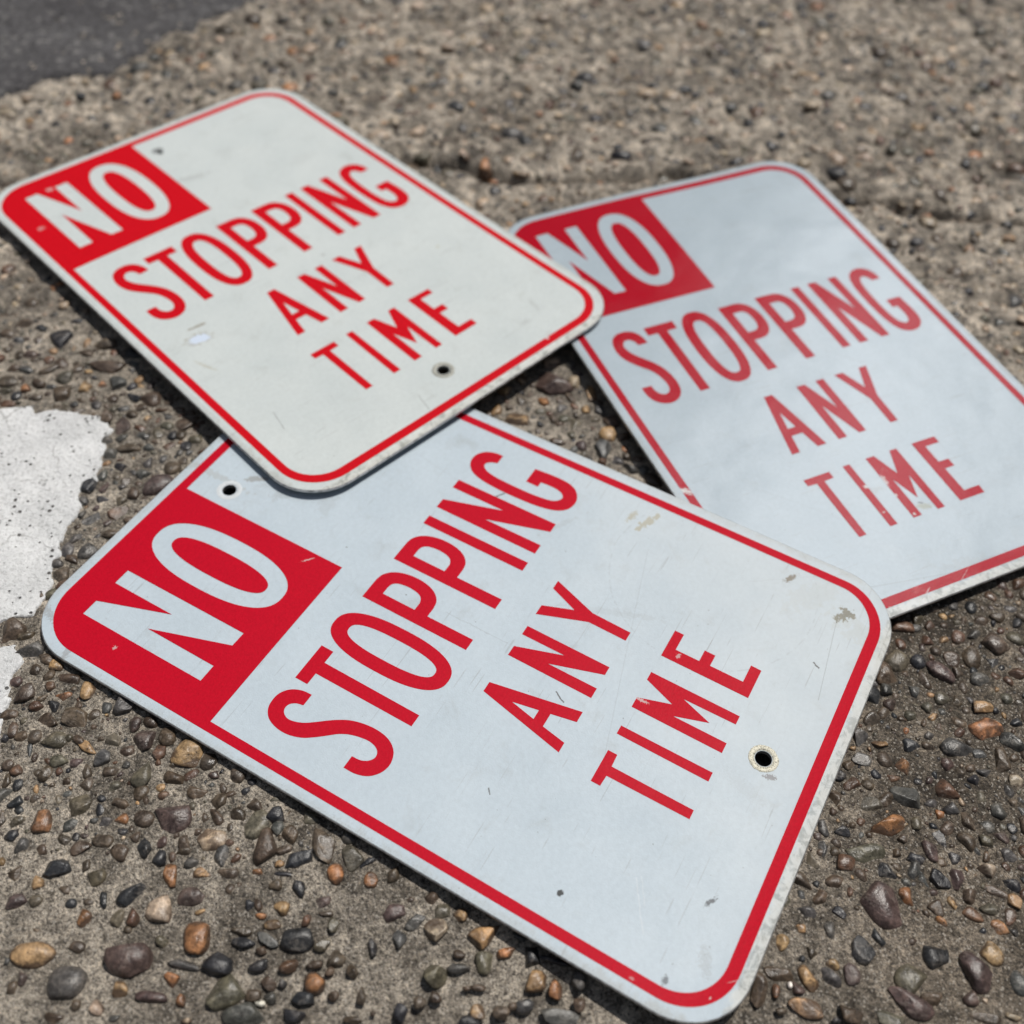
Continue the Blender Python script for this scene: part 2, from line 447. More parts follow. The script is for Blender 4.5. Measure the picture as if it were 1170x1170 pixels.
def rrect(x0, y0, x1, y1, r, n=14):
    out = []
    for cx, cy, a0 in ((x1 - r, y0 + r, -90), (x1 - r, y1 - r, 0), (x0 + r, y1 - r, 90), (x0 + r, y0 + r, 180)):
        for i in range(n + 1):
            t = math.radians(a0 + 90 * i / n)
            out.append((cx + r * math.cos(t), cy + r * math.sin(t)))
    return out
def superell(cx, cy, a_, b_, n=2.4, k=72):
    o = []
    for i in range(k):
        t = 2 * math.pi * i / k
        c, s = math.cos(t), math.sin(t)
        o.append((cx + a_ * math.copysign(abs(c) ** (2 / n), c), cy + b_ * math.copysign(abs(s) ** (2 / n), s)))
    return o
def spline(pts, seg=6):
    o = []
    n = len(pts)
    for i in range(n - 1):
        p0 = pts[max(i - 1, 0)]; p1 = pts[i]; p2 = pts[i + 1]; p3 = pts[min(i + 2, n - 1)]
        for j in range(seg):
            t = j / seg
            o.append(tuple(0.5 * ((2 * p1[k]) + (-p0[k] + p2[k]) * t + (2 * p0[k] - 5 * p1[k] + 4 * p2[k] - p3[k]) * t * t + (-p0[k] + 3 * p1[k] - 3 * p2[k] + p3[k]) * t ** 3) for k in range(2)))
    o.append(pts[-1])
    return o
def circle(cx, cy, r, n=40):
    return [(cx + r * math.cos(2 * math.pi * i / n), cy + r * math.sin(2 * math.pi * i / n)) for i in range(n)]

# glyph outlines in inches on the sign face, y down
def gS():
    a_ = [(2.19, 6.98), (2.165, 6.72), (2.05, 6.48), (1.86, 6.335), (1.64, 6.30), (1.41, 6.35), (1.22, 6.52), (1.12, 6.80), (1.115, 7.12), (1.21, 7.43), (1.36, 7.66), (1.53, 7.87), (1.69, 8.06), (1.80, 8.26), (1.87, 8.50), (1.90, 8.74), (1.86, 8.94), (1.77, 9.05), (1.64, 9.08), (1.51, 9.00), (1.43, 8.84), (1.416, 8.63)]
    b_ = [(1.10, 8.63), (1.11, 8.93), (1.20, 9.19), (1.38, 9.37), (1.60, 9.45), (1.80, 9.43), (1.98, 9.34), (2.12, 9.17), (2.20, 8.94), (2.22, 8.65), (2.18, 8.34), (2.10, 8.08), (1.98, 7.86), (1.83, 7.65), (1.67, 7.45), (1.53, 7.25), (1.45, 7.05), (1.43, 6.88), (1.49, 6.74), (1.60, 6.67), (1.73, 6.69), (1.83, 6.81), (1.875, 6.98)]
    return [spline(a_) + spline(b_)]
def gG():
    a_ = [(10.855, 6.98), (10.84, 6.74), (10.75, 6.51), (10.57, 6.35), (10.34, 6.30), (10.10, 6.38), (9.90, 6.60), (9.79, 6.97), (9.745, 7.42), (9.735, 7.92), (9.76, 8.50), (9.82, 8.90), (9.93, 9.20), (10.10, 9.38), (10.33, 9.45), (10.57, 9.41), (10.78, 9.26), (10.90, 9.03), (10.94, 8.72), (10.93, 8.36), (10.90, 7.96)]
    b_ = [(10.375, 7.96), (10.375, 8.325)]
    c_ = [(10.55, 8.325), (10.565, 8.52), (10.56, 8.76), (10.50, 8.97), (10.38, 9.07), (10.25, 9.03), (10.14, 8.88), (10.09, 8.62), (10.06, 8.25), (10.06, 7.75), (10.08, 7.26), (10.14, 6.92), (10.24, 6.75), (10.36, 6.71), (10.47, 6.80), (10.54, 6.98)]
    return [spline(a_) + b_ + spline(c_)]
def gP(dx):
    o = [(5.015, 6.39)] + spline([(5.62, 6.39), (5.82, 6.44), (6.00, 6.60), (6.12, 6.86), (6.17, 7.22), (6.13, 7.58), (6.01, 7.85), (5.83, 8.01), (5.62, 8.06)]) + [(5.345, 8.06), (5.345, 9.345), (5.015, 9.345)]
    i = [(5.345, 6.77)] + spline([(5.58, 6.77), (5.70, 6.81), (5.79, 6.94), (5.83, 7.20), (5.80, 7.47), (5.72, 7.62), (5.58, 7.69)]) + [(5.345, 7.69)]
    return [[(x + dx, y) for x, y in o], [(x + dx, y) for x, y in i]]
G_T = [[(2.357, 6.385), (3.37, 6.385), (3.365, 6.725), (3.02, 6.725), (3.005, 9.345), (2.685, 9.345), (2.685, 6.725), (2.357, 6.725)]]
G_O = [superell(4.085, 7.84, 0.655, 1.60, 2.45), superell(4.095, 7.86, 0.315, 1.205, 2.6)]
G_I = [[(7.735, 6.395), (8.035, 6.395), (8.02, 9.345), (7.725, 9.345)]]
G_N = [[(8.38, 6.395), (8.69, 6.395), (9.175, 7.95), (9.175, 6.395), (9.49, 6.395), (9.485, 9.35), (9.185, 9.35), (8.678, 7.70), (8.675, 9.35), (8.36, 9.35)]]
STOPPING = [gS(), G_T, G_O, gP(0), gP(1.36), G_I, G_N, gG()]
ANY = [[[(4.285, 10.257), (4.56, 10.257), (4.98, 12.467), (4.685, 12.467), (4.562, 11.862), (4.20, 11.862), (4.09, 12.467), (3.82, 12.467)], [(4.383, 10.96), (4.508, 11.59), (4.253, 11.59)]],
       [[(5.415, 10.257), (5.70, 10.257), (6.085, 11.41), (6.085, 10.257), (6.36, 10.257), (6.345, 12.467), (6.105, 12.467), (5.69, 11.18), (5.688, 12.467), (5.398, 12.467)]],
       [[(6.76, 10.257), (7.06, 10.257), (7.35, 11.01), (7.65, 10.257), (7.917, 10.257), (7.50, 11.43), (7.465, 12.472), (7.20, 12.472), (7.215, 11.47)]]]
TIME = [[[(3.585, 13.38), (4.435, 13.38), (4.435, 13.61), (4.12, 13.625), (4.112, 15.59), (3.878, 15.59), (3.865, 13.625), (3.585, 13.61)]],
        [[(4.895, 13.365), (5.125, 13.365), (5.122, 15.60), (4.88, 15.60)]],
        [[(5.675, 13.36), (5.957, 13.36), (6.206, 14.135), (6.50, 13.36), (6.735, 13.36), (6.718, 15.592), (6.478, 15.592), (6.465, 14.31), (6.206, 15.065), (5.943, 14.28), (5.938, 15.592), (5.66, 15.592)]],
        [[(7.262, 13.37), (8.075, 13.37), (8.075, 13.605), (7.588, 13.605), (7.588, 14.21), (7.925, 14.21), (7.925, 14.485), (7.60, 14.485), (7.598, 15.315), (8.11, 15.315), (8.10, 15.58), (7.255, 15.58)]]]
NO_N = [(1.18, 1.03), (1.615, 1.03), (2.235, 2.84), (2.240, 1.045), (2.68, 1.045), (2.692, 4.625), (2.292, 4.615), (1.642, 2.62), (1.640, 4.60), (1.187, 4.60)]
NO_O = superell(3.975, 2.82, 0.835, 1.95, 2.4)
NO_I = superell(3.968, 2.83, 0.385, 1.455, 2.5)

WARP = {
 # small out-of-plane bends of each plate, inches, as a function of x, y (inches)
 'A': lambda x, y: -0.16 * max(0.0, (y - 16.6) / 1.4) ** 2 - 0.22 * max(0.0, (x + y - 28.4) / 1.6) ** 2 * (1 if x > 9 else 0) + 0.02 * math.sin(x * 0.5) * math.sin(y * 0.33),
 'B': lambda x, y: 0.10 * max(0.0, (x + y - 21.0) / 8.0) ** 2 + 0.025 * math.sin(x * 0.42 + 1) * math.sin(y * 0.3),
 'C': lambda x, y: -0.16 * max(0.0, (5.0 - x) / 5.0) * max(0.0, (5.0 - y) / 5.0) ** 0.7 + 0.03 * math.sin(x * 0.55 + 0.6) * math.sin(y * 0.37 + 0.8) + 0.035 * math.exp(-((x - 7.2) ** 2 + (y - 3.0) ** 2) / 3.5) - 0.03 * math.exp(-((x - 9.5) ** 2 + (y - 13.5) ** 2) / 7),
}
def fill(polys):
    """polys: list of [outer, hole, ...] in inches -> verts2d, tris"""
    V = []; F = []
    for loops in polys:
        base = len(V)
        L3 = [[Vector((x, y, 0)) for x, y in l] for l in loops]
        flat = [(p.x, p.y) for l in L3 for p in l]
        for t in tessellate_polygon(L3):
            F.append(tuple(base + i for i in t))
        V += flat
    return V, F
def face_sheet(name, polys, key, z, mat, parent, step=0.5):
    V, F = fill(polys)
    bm = bmesh.new()
    vs = [bm.verts.new((x, y, 0)) for x, y in V]
    for f in F:
        try:
            bm.faces.new([vs[i] for i in f])
        except ValueError:
            pass
    finish_sheet(bm, name, key, z, mat, parent, step)
def finish_sheet(bm, name, key, z, mat, parent, step):
    bmesh.ops.remove_doubles(bm, verts=bm.verts, dist=1e-5)
    xs = [v.co.x for v in bm.verts]; ys = [v.co.y for v in bm.verts]
    for ax_, lo, hi in ((0, min(xs), max(xs)), (1, min(ys), max(ys))):
        p = math.ceil(lo / step) * step
        while p < hi:
            co = [0, 0, 0]; co[ax_] = p + 0.003; no = [0, 0, 0]; no[ax_] = 1
            bmesh.ops.bisect_plane(bm, geom=bm.verts[:] + bm.edges[:] + bm.faces[:], plane_co=co, plane_no=no, dist=1e-5)
            p += step
    w = WARP[key]
    for v in bm.verts:
        x, y = v.co.x, v.co.y
        v.co = Vector(((x - 6) * IN, (9 - y) * IN, (w(x, y)) * IN + z + v.co.z * IN))
    bm.normal_update()
    for f in bm.faces:
        if f.normal.z < 0:
            f.normal_flip()
        f.smooth = True
    me = bpy.data.meshes.new(name)
    bm.to_mesh(me); bm.free()
    me.materials.append(mat)
    o = bpy.data.objects.new(name, me); COL.objects.link(o)
    o.parent = parent
    return o

T_PLATE = 0.0021
Y_TOP = -0.03
def make_plate(key, holes, mat, mat_edge, parent):
    w = WARP[key]
    R = 1.5
    out_t = rrect(0.025, Y_TOP + 0.025, 11.975, 17.975, R - 0.025, 16)
    out_m = rrect(0, Y_TOP, 12, 18, R, 16)
    hl = [circle(x, y, r) for x, y, r in holes]
    # top skin
    V, F = fill([[out_t] + hl])
    bm = bmesh.new()
    vs = [bm.verts.new((x, y, 0)) for x, y in V]
    for f in F:
        try: bm.faces.new([vs[i] for i in f])
        except ValueError: pass
    finish_sheet(bm, 'sheeting', key, 0.0, mat, parent, 0.5)
    # aluminium body: rounded rim, back, walls of the holes
    V3 = []; F3 = []
    def ring(loop, z):
        b = len(V3)
        for x, y in loop:
            V3.append(((x - 6) * IN, (9 - y) * IN, w(x, y) * IN + z))
        return b
    def resample(l, step=0.4):
        o = []
        for i in range(len(l)):
            p, q = l[i], l[(i + 1) % len(l)]
            n = max(1, int(math.dist(p, q) / step))
            for j in range(n):
                o.append((p[0] + (q[0] - p[0]) * j / n, p[1] + (q[1] - p[1]) * j / n))
        return o
    rt, rm_ = resample(out_t), resample(out_m)
    if len(rt) != len(rm_):
        n = min(len(rt), len(rm_)); rt = rt[:n]; rm_ = rm_[:n]
    n = len(rt)
    bs = [ring(rt, 0.0), ring(rm_, -0.0005), ring(rm_, -T_PLATE + 0.0003), ring(rt, -T_PLATE)]
    for b0, b1 in zip(bs[:-1], bs[1:]):
        for i in range(n):
            j = (i + 1) % n
            F3.append((b0 + i, b0 + j, b1 + j, b1 + i))
    Vb, Fb = fill([[rt] + hl])
    bb = len(V3)
    for x, y in Vb:
        V3.append(((x - 6) * IN, (9 - y) * IN, w(x, y) * IN - T_PLATE))
    F3 += [tuple(bb + q for q in f[::-1]) for f in Fb]
    for l in hl:
        vh = []; m = len(l)
        for z in (0.00002, -T_PLATE - 0.0009):
            for x, y in l:
                vh.append(((x - 6) * IN, (9 - y) * IN, w(x, y) * IN + z))
        fh = [(i, m + i, m + (i + 1) % m, (i + 1) % m) for i in range(m)]
        mesh_obj('bolt_hole', vh, fh, M_HOLE, True, parent)
    return mesh_obj('plate', V3, F3, mat_edge, False, parent)

def local_xy(k):
    """object-space position in sign inches (x right, y down) as separate sockets and a vector"""
    P = k.n('ShaderNodeTexCoord', out=3)
    v = k.vmath('ADD', k.vmath('MULTIPLY', P, (1 / IN, -1 / IN, 1 / IN)), (6, 9, 0))
    s = k.t.nodes.new('ShaderNodeSeparateXYZ'); k.put(s.inputs[0], v)
    return v, s.outputs[0], s.outputs[1]
def spot(k, x, y, cx, cy, rx, ry, ang, nse, amt=0.8):
    """irregular blob mask around (cx,cy)"""
    ca, sa = math.cos(math.radians(ang)), math.sin(math.radians(ang))
    dx = k.math('SUBTRACT', x, cx); dy = k.math('SUBTRACT', y, cy)
    u = k.math('DIVIDE', k.math('ADD', k.math('MULTIPLY', dx, ca), k.math('MULTIPLY', dy, sa)), rx)
    v = k.math('DIVIDE', k.math('SUBTRACT', k.math('MULTIPLY', dy, ca), k.math('MULTIPLY', dx, sa)), ry)
    d = k.math('SQRT', k.math('ADD', k.math('MULTIPLY', u, u), k.math('MULTIPLY', v, v)))
    d = k.math('ADD', d, k.math('MULTIPLY', k.math('SUBTRACT', nse, 0.5), amt * 4))
    return k.math('SUBTRACT', 1.0, k.step(d, 0.85, 1.0))
def line_mask(k, x, y, x0, y0, x1, y1, w):
    L = math.hypot(x1 - x0, y1 - y0); dx, dy = (x1 - x0) / L, (y1 - y0) / L
    px = k.math('SUBTRACT', x, x0); py = k.math('SUBTRACT', y, y0)
    t = k.math('ADD', k.math('MULTIPLY', px, dx), k.math('MULTIPLY', py, dy))
    s = k.math('ABSOLUTE', k.math('SUBTRACT', k.math('MULTIPLY', px, dy), k.math('MULTIPLY', py, dx)))
    m = k.math('SUBTRACT', 1.0, k.step(s, w * 0.4, w))
    return k.math('MULTIPLY', m, k.math('MULTIPLY', k.math('GREATER_THAN', t, 0.0), k.math('LESS_THAN', t, L)))
def ring_mask(k, x, y, cx, cy, r, w, gate):
    dx = k.math('SUBTRACT', x, cx); dy = k.math('SUBTRACT', y, cy)
    d = k.math('SQRT', k.math('ADD', k.math('MULTIPLY', dx, dx), k.math('MULTIPLY', dy, dy)))
    return k.math('MULTIPLY', k.math('SUBTRACT', 1.0, k.step(k.math('ABSOLUTE', k.math('SUBTRACT', d, r)), w * 0.3, w)), gate)

LOOK = {   # per sign: white, red, coat weight, coat roughness, base roughness, grime
 'A': dict(white=(0.480, 0.556, 0.618), red=(0.48, 0.0006, 0.014), rough=0.60, coat=0.06, crough=0.34, spec=0.20, grime=1.0, wave=0.10),
 'B': dict(white=(0.545, 0.590, 0.592), red=(0.54, 0.0008, 0.008), rough=0.60, coat=0.04, crough=0.34, spec=0.18, grime=0.9, wave=0.08),
 'C': dict(white=(0.385, 0.455, 0.51), red=(0.37, 0.0006, 0.011), rough=0.50, coat=1.0, crough=0.13, spec=0.12, grime=0.6, wave=0.36),
}
def sign_layers(k, key, x, y, v):
    """shared wear masks"""
    n_f = k.noise(v, 5.5, 5, 0.65)
    n_g = k.noise(v, 22.0, 4, 0.7)
    return n_f, n_g

def finish_face(k, key, v, base, extra_h=None):
    L = LOOK[key]
    wob = k.noise(v, 0.42, 2, 0.4)
    wob2 = k.noise(v, 1.5, 3, 0.5)
    peel = k.noise(v, 26.0, 2, 0.5)
    h = k.math('ADD', k.math('MULTIPLY', wob, 1.0), k.math('MULTIPLY', wob2, 0.12))
    nb = k.bump(h, 1.0, 0.03 * IN * L['wave'] * 6)
    nb = k.bump(peel, 0.25, 0.0004, nb)
    if extra_h is not None:
        nb = k.bump(extra_h, 0.6, 0.0004, nb)
    rv = k.noise(v, 1.2, 4, 0.6)
    rgh = k.math('ADD', L['rough'] - 0.08, k.math('MULTIPLY', rv, 0.16))
    k.setp(Base_Color=base, Roughness=rgh, Normal=nb, Specular_IOR_Level=L['spec'], Coat_Weight=L['coat'], Coat_Normal=nb)
    k.setp(Coat_Roughness=k.math('ADD', L['crough'] - 0.06, k.math('MULTIPLY', rv, 0.12)))

# wear marks of each sign, in sign inches: blobs and scratches
def px_sign(key, px, py):
    R, T, s = POSE[key]
    # intersect the pixel ray with the sign plane -> sign inches
    d = [(px - 585) / F_PX, (py - 585) / F_PX, 1.0]
    w = Vector([sum(CM[i][q] * d[q] for q in range(3)) for i in range(3)])
    o = Vector((0, 0, HCAM / IN)); t0 = Vector(T)
    rx = Vector([R[i][0] for i in range(3)]); ry = Vector([R[i][1] for i in range(3)]); rn = Vector([R[i][2] for i in range(3)])
    t = (t0 - o).dot(rn) / w.dot(rn)
    p = o + w * t - t0
    return p.dot(rx) / s, p.dot(ry) / s
# blob: (pixel x, pixel y, rx in, ry in, angle, colour, strength, raggedness)
GREY = (0.30, 0.31, 0.31); DARK = (0.06, 0.06, 0.065); TAN = (0.40, 0.38, 0.30); PALE = (0.62, 0.68, 0.78); BLK = (0.03, 0.03, 0.03)
WHITE_BLOBS = {
 'A': [(50, 692, .10, .7, 20, (0.26, 0.26, 0.26), .55, 1.3), (72, 750, .8, .08, 5, (0.24, 0.24, 0.24), .5, 1.3), (230, 535, 1.6, .10, 90, (0.36, 0.36, 0.34), .4, 1.3), (330, 560, .5, .25, 20, GREY, .25, 1.2), (470, 690, .5, .12, 60, GREY, .18, 1.2), (640, 600, .6, .08, 30, GREY, .2, 1.2), (700, 700, 1.2, .10, 70, GREY, .16, 1.2), (292, 547, .30, .10, 60, GREY, .8, .9), (740, 597, .42, .10, 20, TAN, .8, 1.2), (722, 590, .2, .08, 10, TAN, .8, 1.2),
       (903, 661, .22, .07, 30, (0.22, 0.19, 0.15), .9, 1.0), (966, 703, .26, .16, 40, (0.20, 0.19, 0.15), .9, 1.3),
       (640, 1020, .075, .065, 30, BLK, .95, .5), (520, 505, .3, .2, 0, GREY, .12, .7), (374, 577, .35, .2, 0, GREY, .2, .9),
       (880, 888, .07, .15, -20, (0.25, 0.25, 0.26), .9, .7), (812, 1030, .16, .05, 30, DARK, .8, 1.0), (760, 1120, .09, .07, 0, DARK, .7, .9),
       (806, 1098, .12, .3, 60, GREY, .3, 1.2), (930, 680, .9, .35, 35, TAN, .11, 1.0), (1003, 735, .4, 1.2, 10, TAN, .15, 1.0), (850, 900, .16, .5, 20, GREY, .12, 1.2)],
 'B': [(228, 387, .44, .25, 10, (0.30, 0.28, 0.23), .55, .7), (228, 387, .36, .19, 10, (0.56, 0.64, 0.76), 1.0, .5), (225, 373, .3, .05, 5, (0.24, 0.21, 0.16), .8, .8), (180, 172, .22, .16, 0, DARK, .75, .5), (222, 202, .6, .15, 10, GREY, .35, .9),
       (235, 418, .05, .4, -20, TAN, .5, .7), (369, 291, .08, .06, 0, GREY, .6, .4), (500, 282, .08, .06, 0, (0.35, 0.33, 0.2), .4, .4), (345, 180, .5, .3, 0, GREY, .12, .9),
       (50, 262, .3, .2, 0, GREY, .3, .6), (600, 370, .2, .1, 0, GREY, .3, .9), (610, 350, .08, .3, 10, GREY, .25, .8)],
 'C': [(1056, 578, .22, .10, 20, (0.30, 0.32, 0.26), .8, .8), (1052, 574, .08, .03, 30, DARK, .8, .6), (1000, 560, .3, .1, 0, GREY, .3, .9), (1128, 640, 1.4, .2, 10, GREY, .2, 1.1), (905, 390, .5, .2, 0, GREY, .12, 1.0)],
}
WHITE_LINES = {   # photo pixels of both ends, half width in inches, strength, tone
 'A': [((561, 570), (577, 563), .025, .9, .1), ((635, 790), (644, 803), .02, .9, .1), ((683, 900), (740, 630), .012, .16, .2), ((727, 1003), (735, 1068), .010, .3, .75), ((733, 1000), (737, 1035), .008, .3, .75),
       ((935, 800), (958, 700), .010, .35, .15), ((929, 757), (936, 764), .02, .9, .1), ((948, 622), (955, 640), .015, .5, .1), ((480, 520), (540, 560), .01, .15, .2), ((510, 700), (580, 735), .012, .25, .2), ((558, 900), (560, 908), .015, .8, .1),
       ((905, 1040), (975, 880), .012, .15, .2), ((855, 665), (985, 655), .012, .12, .2)],
 'B': [((312, 470), (325, 490), .012, .6, .15), ((478, 452), (490, 467), .015, .5, .15), ((110, 225), (125, 240), .03, .3, .2), ((300, 200), (340, 215), .02, .12, .2)],
 'C': [((975, 675), (1120, 648), .012, .3, .15), ((940, 400), (985, 415), .012, .25, .15), ((1070, 500), (1085, 520), .012, .2, .15), ((870, 560), (1010, 610), .012, .15, .2)],
}
# places where the red ink is rubbed off (white shows through)
RED_CHIPS = {
 'A': [(352, 640, .16, .02, 40, .6, 1.1), (131, 740, .05, .05, 0, .5, 1.0), (838, 1120, .12, .010, 45, .4, .9), (812, 1140, .03, .015, 0, .7, .9), (722, 1118, .03, .05, 0, .35, 1.1),
       (733, 800, .04, .16, 0, .6, 1.2), (680, 840, .03, .25, 0, .3, 1.2), (775, 750, .08, .05, 0, .5, 1.2), (225, 520, .15, .03, 0, .8, .9)],
 'B': [(57, 217, .12, .09, 20, .55, 1.0), (47, 262, .13, .10, 0, .35, .6), (130, 230, .10, .05, 0, .7, .8), (625, 388, .05, .06, 0, .8, .8), (325, 520, .05, .10, 20, .5, .9)],
 'C': [(778, 560, .09, .34, -55, .98, 1.2), (965, 564, .10, .08, 0, .8, .8), (990, 556, .09, .06, 20, .85, .8), (1010, 550, .09, .20, 10, .75, 1.1), (1023, 566, .06, .05, 0, .8, .9), (1062, 537, .12, .09, 0, .95, .6), (1045, 587, .05, .04, 0, .9, .6), (1010, 585, .04, .03, 0, .8, .6), (1060, 675, .12, .02, -30, .5, .9), (1100, 660, .5, .015, -30, .35, 1.0), (960, 440, .04, .03, 0, .7, .6)],
}
def mat_white(key):
    L = LOOK[key]
    k = NT('white_sheeting_' + {'A': 'near', 'B': 'top', 'C': 'right'}[key])
    v, x, y = local_xy(k)
    nf, ng = sign_layers(k, key, x, y, v)
    c = L['white']
    mott = k.noise(v, 0.5, 5, 0.6)
    base = k.mix(1.0, c, k.ramp(mott, [(0.3, (0.93, 0.94, 0.945)), (0.7, (1.03, 1.025, 1.02))]), 'MULTIPLY')
    tex = k.noise(v, 9.0, 4, 0.65)
    base = k.mix(0.8, base, k.ramp(tex, [(0.3, 0.93), (0.7, 1.05)]), 'MULTIPLY')
    # smudged grime
    gm = k.math('MULTIPLY', k.step(k.noise(v, 1.1, 6, 0.68, 0.4), 0.54, 0.74), 0.22 * L['grime'])
    base = k.mix(gm, base, (0.27, 0.27, 0.25))
    # fine specks
    for sc, thr, r0, am in ((2.3, 0.72, 0.055, 0.75), (6.0, 0.80, 0.10, 0.55)):
        vd = k.n('ShaderNodeTexVoronoi', None, out=0, Vector=v, Scale=sc)
        vc = k.n('ShaderNodeTexVoronoi', None, out=1, Vector=v, Scale=sc)
        g_ = k.n('ShaderNodeSeparateXYZ', out=0, Vector=vc)
        r_ = k.math('MULTIPLY', k.n('ShaderNodeSeparateXYZ', out=1, Vector=vc), r0)
        m = k.math('MULTIPLY', k.math('LESS_THAN', k.math('ADD', vd, k.math('MULTIPLY', k.math('SUBTRACT', ng, 0.5), 0.12)), r_), k.step(g_, thr, thr + 0.05))
        base = k.mix(k.math('MULTIPLY', m, am * (0.6 + 0.4 * L['grime'])), base, (0.10, 0.10, 0.095))
    # dirty, rubbed rim: distance to the plate edge
    ex = k.math('MINIMUM', x, k.math('SUBTRACT', 12.0, x)); ey = k.math('MINIMUM', y, k.math('SUBTRACT', 18.0, y))
    ed = k.math('MINIMUM', ex, ey)
    rim = k.math('SUBTRACT', 1.0, k.step(k.math('ADD', ed, k.math('MULTIPLY', k.math('SUBTRACT', k.noise(v, 2.4, 5, 0.7), 0.5), 0.9)), 0.02, 0.24))
    low = k.step(y, 12.0, 17.5)
    base = k.mix(k.math('MULTIPLY', rim, k.math('ADD', 0.22, k.math('MULTIPLY', low, 0.22))), base, (0.34, 0.335, 0.30))
    rim2 = k.math('MULTIPLY', k.math('SUBTRACT', 1.0, k.step(ed, 0.03, 0.26)), k.step(ng, 0.52, 0.62))
    base = k.mix(k.math('MULTIPLY', rim2, 0.4), base, (0.22, 0.22, 0.21))
    bot = k.math('MULTIPLY', k.step(k.math('ADD', y, k.math('MULTIPLY', k.math('SUBTRACT', nf, 0.5), 0.5)), 17.66, 17.80), 0.6)
    base = k.mix(bot, base, k.ramp(k.noise(v, 3.5, 6, 0.75, 0.5), [(0.40, (0.24, 0.24, 0.21)), (0.50, (0.60, 0.60, 0.56)), (0.7, (0.72, 0.72, 0.69))]))
    warm = k.math('MULTIPLY', k.step(k.math('ADD', k.math('ADD', x, y), k.math('MULTIPLY', mott, 6.0)), 19.0, 30.0), 0.30 if key == 'A' else 0.0)
    base = k.mix(warm, base, (0.60, 0.615, 0.60))
    for (px, py, rx, ry, an, cc, st, rg) in WHITE_BLOBS[key]:
        sx, sy = px_sign(key, px, py)
        m = spot(k, x, y, sx, sy, rx, ry, an, nf if rx > 0.25 else ng, rg)
        base = k.mix(k.math('MULTIPLY', m, st), base, cc)
    for (p, q, w, st, tone) in WHITE_LINES[key]:
        a_ = px_sign(key, *p); b_ = px_sign(key, *q)
        xx = k.math('ADD', x, k.math('MULTIPLY', k.math('SUBTRACT', nf, 0.5), 0.12))
        m = line_mask(k, xx, y, a_[0], a_[1], b_[0], b_[1], w * 1.3)
        base = k.mix(k.math('MULTIPLY', m, st), base, (tone, tone, tone))
    # hairline scratches running every way
    for rotz, sc, st in ((0.5, 1.0, 0.36), (1.9, 1.3, 0.3), (2.7, 0.8, 0.32), (1.2, 1.8, 0.25)):
        mp = k.t.nodes.new('ShaderNodeMapping')
        mp.inputs['Rotation'].default_value = (0, 0, rotz); mp.inputs['Scale'].default_value = (sc * 0.25, sc * 14, 1)
        k.put(mp.inputs['Vector'], v)
        s_ = k.noise(mp.outputs[0], 1.0, 2, 0.4, 0.4)
        m = k.math('MULTIPLY', k.step(s_, 0.69, 0.71), k.step(k.noise(v, 0.9 + rotz * 0.1, 2), 0.5, 0.6))
        base = k.mix(k.math('MULTIPLY', m, st), base, (0.25, 0.25, 0.25))
    eh = None
    if key == 'C':
        eh = k.math('MULTIPLY', ring_mask(k, x, y, *px_sign('C', 1080, 617), 0.24, 0.10, 1.0), 0.12)
    if key == 'A':
        cx, cy = px_sign('A', 800, 690)
        m = ring_mask(k, k.math('MULTIPLY', x, 1.0), y, cx + 0.8, cy, 2.6, 0.03, k.step(nf, 0.46, 0.56))
        base = k.mix(k.math('MULTIPLY', m, 0.16), base, (0.2, 0.2, 0.2))
    finish_face(k, key, v, base, eh)
    return k.m
def mat_red(key):
    L = LOOK[key]
    k = NT('red_ink_' + {'A': 'near', 'B': 'top', 'C': 'right'}[key])
    v, x, y = local_xy(k)
    nf, ng = sign_layers(k, key, x, y, v)
    fade = k.noise(v, 0.6, 4, 0.6)
    r = L['red']
    base = k.mix(k.math('MULTIPLY', fade, 0.5), r, (r[0] * 0.93, r[1] + 0.002, r[2] * 1.5))
    tex = k.noise(v, 14.0, 4, 0.65)
    base = k.mix(0.7, base, k.ramp(tex, [(0.3, 0.86), (0.7, 1.12)]), 'MULTIPLY')
    sc = k.n('ShaderNodeTexVoronoi', None, out=0, Vector=v, Scale=3.3)
    vc = k.n('ShaderNodeSeparateXYZ', out=0, Vector=k.n('ShaderNodeTexVoronoi', None, out=1, Vector=v, Scale=3.3))
    m = k.math('MULTIPLY', k.math('LESS_THAN', k.math('ADD', sc, k.math('MULTIPLY', k.math('SUBTRACT', ng, 0.5), 0.14)), 0.045), k.step(vc, 0.7, 0.75))
    base = k.mix(k.math('MULTIPLY', m, 0.6), base, (0.14, 0.01, 0.02))
    m2 = k.math('MULTIPLY', k.step(ng, 0.70, 0.74), k.step(k.noise(v, 0.8, 3), 0.55, 0.65))
    base = k.mix(k.math('MULTIPLY', m2, 0.45), base, (0.62, 0.30, 0.34))
    for (px, py, rx, ry, an, st, rg) in RED_CHIPS[key]:
        sx, sy = px_sign(key, px, py)
        m = spot(k, x, y, sx, sy, rx, ry, an, ng, rg)
        base = k.mix(k.math('MULTIPLY', m, st), base, (0.58, 0.60, 0.60))
    finish_face(k, key, v, base, k.math('MULTIPLY', tex, 0.4))
    k.setp(Specular_IOR_Level=0.08 if key != 'C' else 0.03)
    k.setp(Coat_Weight=L['coat'] * (0.4 if key != 'C' else 0.55))
    return k.m
def mat_alu():
    k = NT('aluminium_edge')
    P = k.n('ShaderNodeTexCoord', out=3)
    n = k.noise(P, 300, 3, 0.6)
    k.setp(Base_Color=k.ramp(n, [(0.35, (0.30, 0.30, 0.30)), (0.6, (0.62, 0.62, 0.61))]), Metallic=0.75, Roughness=0.45)
    return k.m
